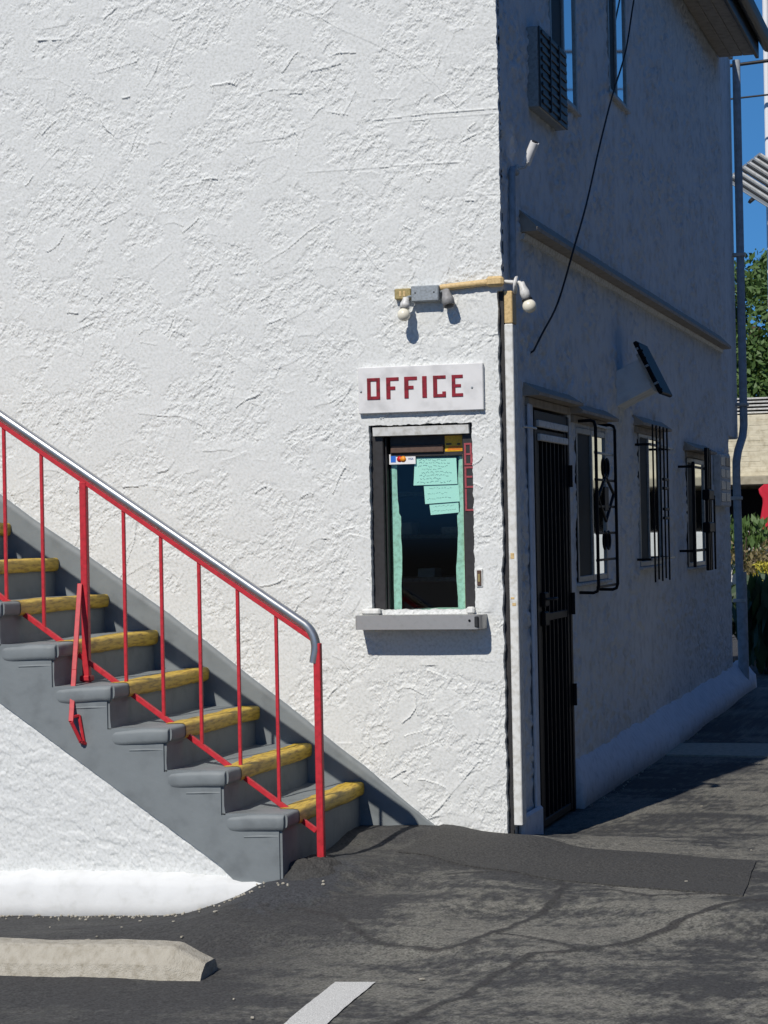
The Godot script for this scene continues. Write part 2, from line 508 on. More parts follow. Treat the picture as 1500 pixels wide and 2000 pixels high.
func stamp(H: PackedFloat32Array, w: int, h: int, x0: float, y0: float, cell: float, line: Array, amp: float, wid: float, side: float) -> void:
	# a trowel edge: a ridge that drops sharply on one side and feathers out on the other
	for i in line.size() - 1:
		var a: Vector2 = line[i]
		var b: Vector2 = line[i + 1]
		var lo := Vector2(minf(a.x, b.x), minf(a.y, b.y)) - Vector2(wid, wid)
		var hi := Vector2(maxf(a.x, b.x), maxf(a.y, b.y)) + Vector2(wid, wid)
		var d := (b - a)
		var l := d.length()
		d /= l
		for j in range(maxi(0, int((lo.y - y0) / cell)), mini(h, int((hi.y - y0) / cell) + 1)):
			for k in range(maxi(0, int((lo.x - x0) / cell)), mini(w, int((hi.x - x0) / cell) + 1)):
				var p := Vector2(x0 + k * cell, y0 + j * cell) - a
				var t := p.dot(d)
				if t < 0.0 or t > l: continue
				var e := p.dot(Vector2(-d.y, d.x)) * side
				if e < 0.0 or e > wid: continue
				var v := amp * (1.0 - e / wid) * (1.0 - e / wid)
				var o := j * w + k
				H[o] = maxf(H[o], 0.0) + v if H[o] < v else H[o] + v * 0.4

func stucco_field(x0: float, y0: float, w: int, h: int, cell: float) -> PackedFloat32Array:
	var n1 := noise(FastNoiseLite.TYPE_SIMPLEX_SMOOTH, cell / 0.092, 5, 101)
	n1.fractal_gain = 0.62
	n1.domain_warp_enabled = true
	n1.domain_warp_amplitude = 0.03 / cell
	n1.domain_warp_frequency = cell / 0.11
	var n2 := noise(FastNoiseLite.TYPE_SIMPLEX_SMOOTH, cell / 0.042, 4, 102)
	n2.fractal_gain = 0.6
	n2.domain_warp_enabled = true
	n2.domain_warp_amplitude = 0.03 / cell
	n2.domain_warp_frequency = cell / 0.07
	var n3 := noise(FastNoiseLite.TYPE_SIMPLEX_SMOOTH, cell / 0.3, 4, 103)
	var n4 := noise(FastNoiseLite.TYPE_SIMPLEX_SMOOTH, cell / 0.9, 2, 104)
	var n5 := noise(FastNoiseLite.TYPE_SIMPLEX_SMOOTH, cell / 0.012, 2, 105)
	var a := field(n1, w, h)
	var b := field(n2, w, h)
	var c := field(n3, w, h)
	var d := field(n4, w, h)
	var e := field(n5, w, h)
	var H := PackedFloat32Array()
	H.resize(w * h)
	for j in h:
		for i in w:
			# shear the grain so that the trowel marks run up to the right
			var o := j * w + (i + int((h - j) * 0.38)) % w
			var q := j * w + i
			var rough := smoothstep(-0.16, 0.1, c[q] * 2.0 - 0.985)
			var pl := smoothstep(-0.02, 0.03, a[o] * 2.0 - 1.0)               # flat knocked-down islands with frayed edges
			var cr := smoothstep(0.06, 0.16, b[o] * 2.0 - 1.0)                 # small flakes on and between them
			H[q] = (pl * 0.0026 + cr * 0.0024 + (e[o] - 0.5) * 0.002) * rough + (1.0 - rough) * (0.0034 + pl * 0.0004) + d[q] * 0.006
	var R := RandomNumberGenerator.new()
	R.seed = 7
	# known strokes
	stamp(H, w, h, x0, y0, cell, [Vector2(-0.635, 3.494), Vector2(-0.347, 3.506), Vector2(0, 3.508)], 0.006, 0.018, 1.0)
	stamp(H, w, h, x0, y0, cell, [Vector2(-0.609, 3.472), Vector2(-0.322, 3.482), Vector2(0, 3.483)], 0.005, 0.014, 1.0)
	stamp(H, w, h, x0, y0, cell, [Vector2(-0.985, 3.259), Vector2(-0.719, 3.257), Vector2(-0.456, 3.262), Vector2(-0.197, 3.258)], 0.006, 0.02, 1.0)
	stamp(H, w, h, x0, y0, cell, [Vector2(-1.13, 4.12), Vector2(-0.903, 4.024), Vector2(-0.811, 3.965), Vector2(-0.627, 3.873), Vector2(-0.446, 3.77), Vector2(-0.318, 3.647), Vector2(-0.217, 3.539)], 0.0045, 0.06, 1.0)
	stamp(H, w, h, x0, y0, cell, [Vector2(-2.433, 4.035), Vector2(-2.304, 4.03)], 0.009, 0.03, 1.0)
	stamp(H, w, h, x0, y0, cell, [Vector2(-2.107, 3.837), Vector2(-1.88, 3.885)], 0.006, 0.03, 1.0)
	stamp(H, w, h, x0, y0, cell, [Vector2(-2.432, 3.372), Vector2(-2.3, 3.496)], 0.005, 0.03, 1.0)
	stamp(H, w, h, x0, y0, cell, [Vector2(-1.74, 3.848), Vector2(-1.639, 4.035)], 0.005, 0.03, -1.0)
	stamp(H, w, h, x0, y0, cell, [Vector2(-1.306, 3.425), Vector2(-1.1, 3.44), Vector2(-0.927, 3.495)], 0.0045, 0.07, 1.0)
	stamp(H, w, h, x0, y0, cell, [Vector2(-2.188, 3.343), Vector2(-2.175, 3.276), Vector2(-2.092, 3.179), Vector2(-2.049, 3.203)], 0.005, 0.07, 1.0)
	for i in 520:
		var p := Vector2(R.randf_range(-2.8, 0.0), R.randf_range(-0.05, 4.2))
		var ang := R.randf_range(-0.1, 1.0) if R.randf() < 0.75 else R.randf_range(-1.2, 1.6)
		var len := R.randf_range(0.03, 0.16) * (2.4 if R.randf() < 0.1 else 1.0)
		var bend := R.randf_range(-0.8, 0.8)
		var line := [p]
		var n := 5
		for k in n:
			ang += bend / n + R.randf_range(-0.25, 0.25)
			p += Vector2(cos(ang), sin(ang)) * len / n
			line.append(p)
		stamp(H, w, h, x0, y0, cell, line, R.randf_range(0.0025, 0.0075), R.randf_range(0.014, 0.07), 1.0 if R.randf() < 0.8 else -1.0)
	return H

func front_wall(parent: Node3D) -> void:
	var cell := 0.004
	var fx0 := -2.8
	var fy0 := -0.1
	var fw := int(round((-0.004 - fx0) / cell)) + 1
	var fh := int(round((4.25 - fy0) / cell)) + 1
	var H := stucco_field(fx0, fy0, fw, fh, cell)
	var xs := spaced([[-9.0, fx0, 0.25], [fx0, -0.004, cell]])
	var ys := spaced([[-0.5, fy0, 0.1], [fy0, 4.25, cell], [4.25, 6.4, 0.25]])
	var nu := xs.size()
	var nv := ys.size()
	var pos := PackedVector3Array()
	pos.resize(nu * nv)
	var edge := noise(FastNoiseLite.TYPE_SIMPLEX_SMOOTH, 14.0, 3, 55)
	for j in nv:
		var y := ys[j]
		var hj := clampi(int(round((y - fy0) / cell)), 0, fh - 1)
		for i in nu:
			var x := xs[i]
			var z := 0.003
			if x >= fx0 - 0.001 and y >= fy0 - 0.001 and y <= 4.251:
				z = H[hj * fw + clampi(int(round((x - fx0) / cell)), 0, fw - 1)]
			# ragged free edge beside the corner board, and round the service window
			if x > -0.07 and y < 2.62:
				x -= (0.024 + edge.get_noise_1d(y * 0.6) * 0.009) * smoothstep(-0.07, -0.004, x)
			elif x > -0.07:
				x += edge.get_noise_1d(y) * 0.006 * smoothstep(-0.07, -0.004, x)
			# a smoother skim of patching plaster by the bell plate
			if x > -0.2 and x < -0.04 and y > 1.06 and y < 1.3:
				z = lerpf(z, 0.006 + 0.02 * smoothstep(0.1, 0.0, absf(x + 0.115)) * smoothstep(1.3, 1.08, y) * 0.4, smoothstep(0.085, 0.05, Vector2((x + 0.12), (y - 1.17) * 0.6).length()))
			pos[j * nu + i] = Vector3(x, y, z)
	# snap the grid to the opening's edges
	var ox := [-0.690, -0.166]
	var oy := [1.078, 1.988]
	var i0 := 0
	var i1 := 0
	var j0 := 0
	var j1 := 0
	for i in nu:
		if xs[i] <= ox[0]: i0 = i
		if xs[i] <= ox[1]: i1 = i
	for j in nv:
		if ys[j] <= oy[0]: j0 = j
		if ys[j] <= oy[1]: j1 = j
	for j in range(j0, j1 + 1):
		for s in [[i0, ox[0]], [i1, ox[1]]]:
			var p := pos[j * nu + s[0]]
			pos[j * nu + s[0]] = Vector3(s[1] + edge.get_noise_2d(p.y, s[1] * 9.0) * 0.006, p.y, p.z)
	for i in range(i0, i1 + 1):
		for s in [[j0, oy[0]], [j1, oy[1]]]:
			var p := pos[s[0] * nu + i]
			pos[s[0] * nu + i] = Vector3(p.x, s[1] + edge.get_noise_2d(p.x * 1.5, s[1] * 9.0) * 0.007, p.z)
	var nor := grid_normals(nu, nv, pos, 1.0)
	var keep := func(i: int, j: int) -> bool: return i < i0 or i >= i1 or j < j0 or j >= j1
	put(grid_mesh(nu, nv, pos, nor, keep), "front_wall", M.stucco, parent)
	# returns of the stucco into the opening and into the corner groove
	var s := mb()
	for j in range(j0, j1):
		for e in [i0, i1]:
			var a := pos[j * nu + e]
			var b := pos[(j + 1) * nu + e]
			quad(s, a, Vector3(a.x, a.y, -0.06), Vector3(b.x, b.y, -0.06), b)
	for i in range(i0, i1):
		for e in [j0, j1]:
			var a := pos[e * nu + i]
			var b := pos[e * nu + i + 1]
			quad(s, a, Vector3(a.x, a.y, -0.06), Vector3(b.x, b.y, -0.06), b)
	for j in nv - 1:
		var a := pos[j * nu + nu - 1]
		var b := pos[(j + 1) * nu + nu - 1]
		quad(s, b, a, Vector3(a.x, a.y, -0.05), Vector3(b.x, b.y, -0.05))
	build(s, "stucco_edge", M.stucco, parent)

var SIDE_HOLES := [[-1.52, -0.58, -0.6, 2.10], [-2.68, -1.75, 1.155, 2.035], [-4.80, -3.87, 1.20, 2.09], [-7.0, -6.05, 1.15, 1.98], [-2.0, -1.26, 3.845, 5.2], [-3.7, -3.05, 4.17, 5.3]]

func with_edges(a: PackedFloat32Array, more: Array) -> PackedFloat32Array:
	var b := Array(a)
	for m in more: b.append(m)
	b.sort()
	var out := PackedFloat32Array()
	for v in b:
		if out.size() == 0 or v - out[-1] > 0.0005: out.append(v)
	return out

func side_wall(parent: Node3D) -> void:
	var ze := []
	var ye := []
	for h in SIDE_HOLES:
		ze.append_array([-h[1], -h[0]])
		ye.append_array([h[2], h[3]])
	var us := with_edges(spaced([[0.03, 3.0, 0.012], [3.0, 8.62, 0.02]]), ze)   # u = -z
	var vs := with_edges(spaced([[-0.5, 0.0, 0.1], [0.0, 5.7, 0.014]]), ye)
	var nu := us.size()
	var nv := vs.size()
	var n1 := noise(FastNoiseLite.TYPE_SIMPLEX_SMOOTH, 1.0, 4, 201)
	n1.fractal_gain = 0.55
	var n2 := noise(FastNoiseLite.TYPE_SIMPLEX_SMOOTH, 1.0, 3, 202)
	var pos := PackedVector3Array()
	pos.resize(nu * nv)
	for j in nv:
		for i in nu:
			var u := us[i]
			var v := vs[j]
			var a := n1.get_noise_2d(u / 0.075, v / 0.085)
			var h := smoothstep(-0.05, 0.05, a) * 0.011 + n2.get_noise_2d(u / 0.04, v / 0.045) * 0.008
			h *= smoothstep(-0.25, 0.2, n2.get_noise_2d(u / 0.7 + 40.0, v / 0.6)) * 0.7 + 0.3
			pos[j * nu + i] = Vector3(h - 0.011, v, -u)
	var nor := grid_normals(nu, nv, pos, 1.0)
	var keep := func(i: int, j: int) -> bool:
		var u := (us[i] + us[i + 1]) / 2.0
		var v := (vs[j] + vs[j + 1]) / 2.0
		for h in SIDE_HOLES:
			if -u > h[0] and -u < h[1] and v > h[2] and v < h[3]: return false
		return true
	put(grid_mesh(nu, nv, pos, nor, keep), "side_wall", M.stucco_side, parent)

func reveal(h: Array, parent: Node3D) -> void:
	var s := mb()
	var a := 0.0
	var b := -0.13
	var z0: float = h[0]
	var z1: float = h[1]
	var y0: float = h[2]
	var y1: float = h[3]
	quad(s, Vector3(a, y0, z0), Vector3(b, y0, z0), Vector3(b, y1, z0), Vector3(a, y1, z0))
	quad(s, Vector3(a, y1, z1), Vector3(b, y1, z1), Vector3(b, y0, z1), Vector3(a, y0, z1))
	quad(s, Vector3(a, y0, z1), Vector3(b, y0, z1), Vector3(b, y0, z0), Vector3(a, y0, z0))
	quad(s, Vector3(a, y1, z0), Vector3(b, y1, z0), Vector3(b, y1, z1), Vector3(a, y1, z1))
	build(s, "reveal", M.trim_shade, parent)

# ---------------------------------------------------------------- building
func make_building() -> Node3D:
	var B := thing("office_building", "two-storey white stucco building with a service window and barred side windows", "building")
	front_wall(B)
	side_wall(B)
	var s := mb()
	# recessed strip between stucco and corner board, closing the corner
	bx(s, Vector3(-0.05, -0.3, -0.052), Vector3(-0.0045, 6.3, -0.03))
	build(s, "painted_groove_shade", M.bronze_frame, B)  # dark colour paints in the shadow of the groove
	s = mb()
	bx(s, Vector3(-9.0, 5.7, -9.5), Vector3(0.0, 5.85, 0.02))
	build(s, "roof", M.trim_shade, B)
	s = mb()
	bx(s, Vector3(-9.0, -0.4, -9.4), Vector3(-0.0, 2.2, -8.62)) if false else null
	bx(s, Vector3(-9.0, -0.4, -8.62), Vector3(-0.005, 2.25, -8.5))
	build(s, "rear_wall", M.stucco_side, B)
	s = mb()
	bx(s, Vector3(-9.0, 2.24, -9.45), Vector3(-0.02, 5.69, -8.625), 0.01)
	build(s, "rear_bay", M.stucco_side, B)
	s = mb()
	bx(s, Vector3(-9.1, -0.4, -9.4), Vector3(-8.98, 5.7, 0.0))
	build(s, "far_wall", M.stucco_side, B)
	# rooms behind the windows
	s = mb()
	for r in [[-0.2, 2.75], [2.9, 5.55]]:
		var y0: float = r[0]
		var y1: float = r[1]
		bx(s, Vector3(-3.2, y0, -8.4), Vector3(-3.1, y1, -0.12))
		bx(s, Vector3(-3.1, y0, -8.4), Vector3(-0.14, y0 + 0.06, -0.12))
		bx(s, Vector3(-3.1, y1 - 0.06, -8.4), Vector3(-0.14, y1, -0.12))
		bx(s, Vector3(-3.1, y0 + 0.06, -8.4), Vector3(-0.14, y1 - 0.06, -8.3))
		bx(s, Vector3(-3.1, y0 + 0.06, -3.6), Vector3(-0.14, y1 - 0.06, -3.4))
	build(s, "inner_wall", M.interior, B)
	# plinth along the side wall, widening to the rear
	s = mb()
	var n := 60
	var pn := noise(FastNoiseLite.TYPE_SIMPLEX_SMOOTH, 3.0, 3, 61)
	var rings := []
	for i in n + 1:
		var t := float(i) / n
		var z := lerpf(-1.54, -9.42, t)
		var w := lerpf(0.035, 0.10, smoothstep(0.0, 0.35, t)) + pn.get_noise_1d(z * 2.0) * 0.008
		var top := lerpf(0.17, 0.24, t) + pn.get_noise_1d(z) * 0.02
		var lip := lerpf(0.05, 0.11, t) + pn.get_noise_1d(z + 20.0) * 0.02
		var g := gh(w, z) - 0.05
		rings.append([Vector3(-0.03, top + 0.02, z), Vector3(0.004, top, z), Vector3(w * 0.75, lip + 0.025, z), Vector3(w, lip, z), Vector3(w + 0.012, g, z), Vector3(-0.03, g, z)])
	s.set_smooth_group(0)
	for i in n:
		for k in 5:
			quad(s, rings[i][k], rings[i][k + 1], rings[i + 1][k + 1], rings[i + 1][k])
	for k in range(1, 5):
		tri(s, rings[0][0], rings[0][k + 1], rings[0][k])
		tri(s, rings[-1][0], rings[-1][k], rings[-1][k + 1])
	build(s, "plinth", M.plinth_paint, B)
	# ledge between the storeys: flat underside, sloped top
	s = mb()
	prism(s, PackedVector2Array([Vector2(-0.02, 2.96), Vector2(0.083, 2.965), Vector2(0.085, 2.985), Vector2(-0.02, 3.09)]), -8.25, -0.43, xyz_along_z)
	build(s, "storey_ledge", M.underside_brown, B)  # brown all over stands in for ground bounce on the underside
	s = mb()
	prism(s, PackedVector2Array([Vector2(-0.02, 2.925), Vector2(0.012, 2.93), Vector2(0.018, 2.9585), Vector2(-0.02, 2.9585)]), -8.25, -0.45, xyz_along_z)
	build(s, "ledge_moulding", M.white_paint, B)
	# drip heads over the gate and the first window, and over the second and third windows
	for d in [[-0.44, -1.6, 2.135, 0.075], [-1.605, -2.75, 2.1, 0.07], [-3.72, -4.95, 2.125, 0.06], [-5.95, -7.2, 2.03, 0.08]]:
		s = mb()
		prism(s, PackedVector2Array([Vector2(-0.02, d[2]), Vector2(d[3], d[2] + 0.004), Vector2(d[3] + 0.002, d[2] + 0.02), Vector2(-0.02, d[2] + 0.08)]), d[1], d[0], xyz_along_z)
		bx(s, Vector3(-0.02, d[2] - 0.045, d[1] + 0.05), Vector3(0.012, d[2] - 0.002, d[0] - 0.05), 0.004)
		build(s, "window_hood", M.underside_brown, B)  # same brown, with the ground bounce put into the colour
	# eave: soffit boards, fascia
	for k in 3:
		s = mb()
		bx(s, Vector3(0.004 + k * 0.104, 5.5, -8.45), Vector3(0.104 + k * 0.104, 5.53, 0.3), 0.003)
		build(s, "soffit_board", M.underside_brown, B)
	s = mb()
	bx(s, Vector3(0.316, 5.47, -8.47), Vector3(0.345, 5.68, 0.32), 0.004)
	build(s, "fascia", M.dark_metal, B)
	s = mb()
	bx(s, Vector3(-0.02, 5.535, -8.46), Vector3(0.312, 5.695, 0.31))
	build(s, "eave_fill", M.trim_shade, B)
	# corner board with its bare top
	s = mb()
	bx(s, Vector3(0.002, 0.03, -0.1), Vector3(0.044, 2.46, -0.006), 0.004)
	build(s, "corner_board", M.white_paint, B)
	s = mb()
	bx(s, Vector3(0.003, 2.4625, -0.1), Vector3(0.0435, 2.62, -0.007), 0.004)
	build(s, "corner_board", M.tan_paint, B)
	s = mb()
	bx(s, Vector3(0.0, -0.3, -0.56), Vector3(0.03, 0.06, -0.105), 0.012)
	bx(s, Vector3(0.0, 0.03, -0.56), Vector3(0.016, 2.1, -0.48), 0.006)
	build(s, "gate_post_base", M.plinth_paint, B)
	# chips of old yellow paint on the board
	for c in [[1.335, 0.02, 0.028], [1.1, 0.024, 0.014], [1.13, 0.017, 0.01]]:
		s = mb()
		bx(s, Vector3(c[1] - 0.009, c[0] - c[2] / 2, -0.0065), Vector3(c[1] + 0.009, c[0] + c[2] / 2, -0.0045), 0.0005)
		build(s, "paint_chip", M.tan_paint, B)
	reveal(SIDE_HOLES[0], part(B, "doorway"))
	service_window(B)
	side_window(B, SIDE_HOLES[1], 0.5)
	side_window(B, SIDE_HOLES[2], 0.42)
	side_window(B, SIDE_HOLES[3], 0.4)
	side_window(B, SIDE_HOLES[4], 0.5)
	side_window(B, SIDE_HOLES[5], 0.42)
	return B

func part(parent: Node3D, called: String) -> Node3D:
	var o := Node3D.new()
	o.name = called
	parent.add_child(o, true)
	return o

func service_window(B: Node3D) -> void:
	var W := part(B, "service_window")
	var s := mb()
	# dark jambs and head
	bx(s, Vector3(-0.70, 1.07, -0.16), Vector3(-0.628, 2.0, -0.03), 0.004)
	bx(s, Vector3(-0.628, 1.07, -0.16), Vector3(-0.618, 1.93, -0.055), 0.003)
	build(s, "jamb", M.bronze_frame, W)
	s = mb()
	bx(s, Vector3(-0.226, 1.07, -0.16), Vector3(-0.15, 2.0, -0.03), 0.004)
	build(s, "jamb", M.bronze_frame, W)
	s = mb()
	bx(s, Vector3(-0.607, 1.83, -0.16), Vector3(-0.228, 1.94, -0.075), 0.004)
	build(s, "head", M.bronze_frame, W)
	s = mb()
	prism(s, PackedVector2Array([Vector2(0.002, 1.978), Vector2(-0.15, 1.99), Vector2(-0.15, 1.936), Vector2(-0.005, 1.936)]), 0.185, 0.672, func(u, v, w): return Vector3(-w, v, u))
	build(s, "head_casing", M.white_paint, W)
	s = mb()
	bx(s, Vector3(-0.6, 1.851, -0.074), Vector3(-0.33, 1.888, -0.062), 0.003)
	build(s, "track", M.brown_rail, W)
	s = mb()
	bx(s, Vector3(-0.606, 1.072, -0.085), Vector3(-0.2285, 1.845, -0.081))
	build(s, "pane", M.clear_glass, W)
	s = mb()
	bx(s, Vector3(-0.236, 1.075, -0.1), Vector3(-0.2275, 1.84, -0.07), 0.002)
	build(s, "stile", M.tan_paint, W)
	# strips of sheet hung behind the glass at both sides, cut unevenly
	for k in [[-0.605, 1], [-0.237, -1]]:
		s = mb()
		s.set_smooth_group(0)
		var nn := noise(FastNoiseLite.TYPE_SIMPLEX_SMOOTH, 3.0, 3, 90 + int(k[1]))
		var prev := []
		for i in 41:
			var y := lerpf(1.075, 1.845, i / 40.0)
			var w := 0.034 + nn.get_noise_1d(y * 0.9) * 0.012 + nn.get_noise_1d(y * 6.0) * 0.002 + (0.006 if y < 1.55 else -0.006)
			var row := []
			for q in 4:
				row.append(Vector3(k[0] + k[1] * w * q / 3.0, y, -0.096 + nn.get_noise_2d(q * 0.5, y * 0.4) * 0.012))
			if prev:
				for q in 3:
					quad(s, prev[q], prev[q + 1], row[q + 1], row[q]) if k[1] > 0 else quad(s, prev[q + 1], prev[q], row[q], row[q + 1])
			prev = row
		build(s, "side_curtain", M.mint_curtain, W)
	# room behind, with shelves that catch a little light
	s = mb()
	bx(s, Vector3(-0.6, 1.03, -0.5), Vector3(-0.23, 1.07, -0.09), 0.004)
	build(s, "inner_sill", M.mint_curtain, W)
	# counter: bent stainless tray with rounded corners
	s = mb()
	var poly := PackedVector2Array()
	var x0 := -0.74
	var x1 := -0.108
	var d := 0.135
	var r := 0.035
	poly.append(Vector2(x0, 0.0))
	for i in 7:
		var a := PI + PI / 2 * i / 6.0
		poly.append(Vector2(x0 + r * 0.3 + cos(a) * r * 0.3, -d + r * 0.3 + sin(a) * r * 0.3))
	for i in 7:
		var a := -PI / 2 + PI / 2 * i / 6.0
		poly.append(Vector2(x1 - r + cos(a) * r, -d + r + sin(a) * r))
	poly.append(Vector2(x1, 0.0))
	prism(s, poly, 0.988, 1.056, xzy)
	build(s, "counter", M.counter_steel, W)
	s = mb()
	bx(s, Vector3(-0.735, 1.057, 0.003), Vector3(-0.64, 1.087, 0.05), 0.008)
	build(s, "mortar_block", M.white_paint, W)
	s = mb()
	bx(s, Vector3(-0.205, 1.057, 0.003), Vector3(-0.166, 1.092, 0.04), 0.008)
	build(s, "mortar_block", M.white_paint, W)
	s = mb()
	bx(s, Vector3(-0.142, 0.996, 0.118), Vector3(-0.121, 1.05, 0.1375), 0.004)
	build(s, "counter_bracket", M.dark_metal, W)
	s = mb()
	lathe(s, [[0.0, 0.0], [0.006, 0.0], [0.006, 0.003], [0.0, 0.0045]], Transform3D(Basis(Vector3.RIGHT, -PI / 2 + PI), Vector3(-0.165, 1.03, 0.1355)), 10)
	build(s, "rivet", M.black_iron, W)
	# painted letters down the right jamb
	var L := {
		"B": [[0, 0, 0, 1], [0, 1, 0.8, 1], [0, 0.5, 0.9, 0.5], [0, 0, 0.9, 0], [0.85, 0, 0.9, 0.5], [0.8, 0.5, 0.8, 1]],
		"E": [[0, 0, 0, 1], [0, 1, 1, 1], [0, 0.52, 0.8, 0.52], [0, 0, 1, 0]],
		"L": [[0, 0, 0, 1], [0, 0, 0.9, 0]],
	}
	for c in [["B", 1.785, 0.1], ["E", 1.675, 0.095], ["L", 1.562, 0.1], ["L", 1.45, 0.0]]:
		if c[2] <= 0.0: continue
		s = mb()
		for st in L[c[0]]:
			var a := Vector3(-0.211 + st[0] * 0.036, c[1] + st[1] * c[2], -0.0285)
			var b := Vector3(-0.211 + st[2] * 0.036, c[1] + st[3] * c[2], -0.0285)
			var e := (b - a).normalized() * 0.004
			bx(s, Vector3(minf(a.x, b.x), minf(a.y, b.y), -0.0298) - Vector3(0.0045, 0.0045, 0), Vector3(maxf(a.x, b.x), maxf(a.y, b.y), -0.0272 + (0.0006 if st[0] == st[2] else 0.0)) + Vector3(0.0045, 0.0045, 0))
		build(s, "letter", M.bell_red, W)

func side_window(B: Node3D, h: Array, split: float) -> void:
	var W := part(B, "window")
	var z1: float = h[1]
	var z0: float = h[0]
	var y0: float = h[2]
	var y1: float = h[3]
	var zm := lerpf(z1, z0, split)
	reveal(h, W)
	var f := 0.035
	var s := mb()
	for e in [[z1 - f, z1], [z0, z0 + f], [zm - 0.018, zm + 0.018]]:
		bx(s, Vector3(-0.09, y0, e[0]), Vector3(0.003, y1, e[1]), 0.003)
	bx(s, Vector3(-0.088, y0, z0 + f), Vector3(0.001, y0 + f, z1 - f), 0.003)
	bx(s, Vector3(-0.088, y1 - f, z0 + f), Vector3(0.001, y1, z1 - f), 0.003)
	build(s, "frame", M.frame_alu, W)
	s = mb()
	bx(s, Vector3(-0.012, y0 + f, zm + 0.018), Vector3(-0.009, y1 - f, z1 - f))
	build(s, "insect_screen", M.screen_mesh, W)
	s = mb()
	bx(s, Vector3(-0.014, y0 + f, z0 + f), Vector3(-0.008, y1 - f, zm - 0.018))
	build(s, "pane", M.film_glass, W)
	s = mb()
	bx(s, Vector3(-0.02, y0 - 0.02, z0 - 0.02), Vector3(0.022, y0 - 0.0005, z1 + 0.02), 0.004)
	build(s, "sill", M.trim_shade, W)

# ---------------------------------------------------------------- stair
func nose_x(k: int) -> float: return -0.744 - 0.2695 * k
func tread_y(k: int) -> float: return 0.23 + 0.1885 * k

func warp_step(p: Vector3, n: FastNoiseLite) -> Vector3:
	return p + Vector3(n.get_noise_3d(p.x, p.y, p.z), n.get_noise_3d(p.y + 5.0, p.z, p.x), 0.0) * 0.007

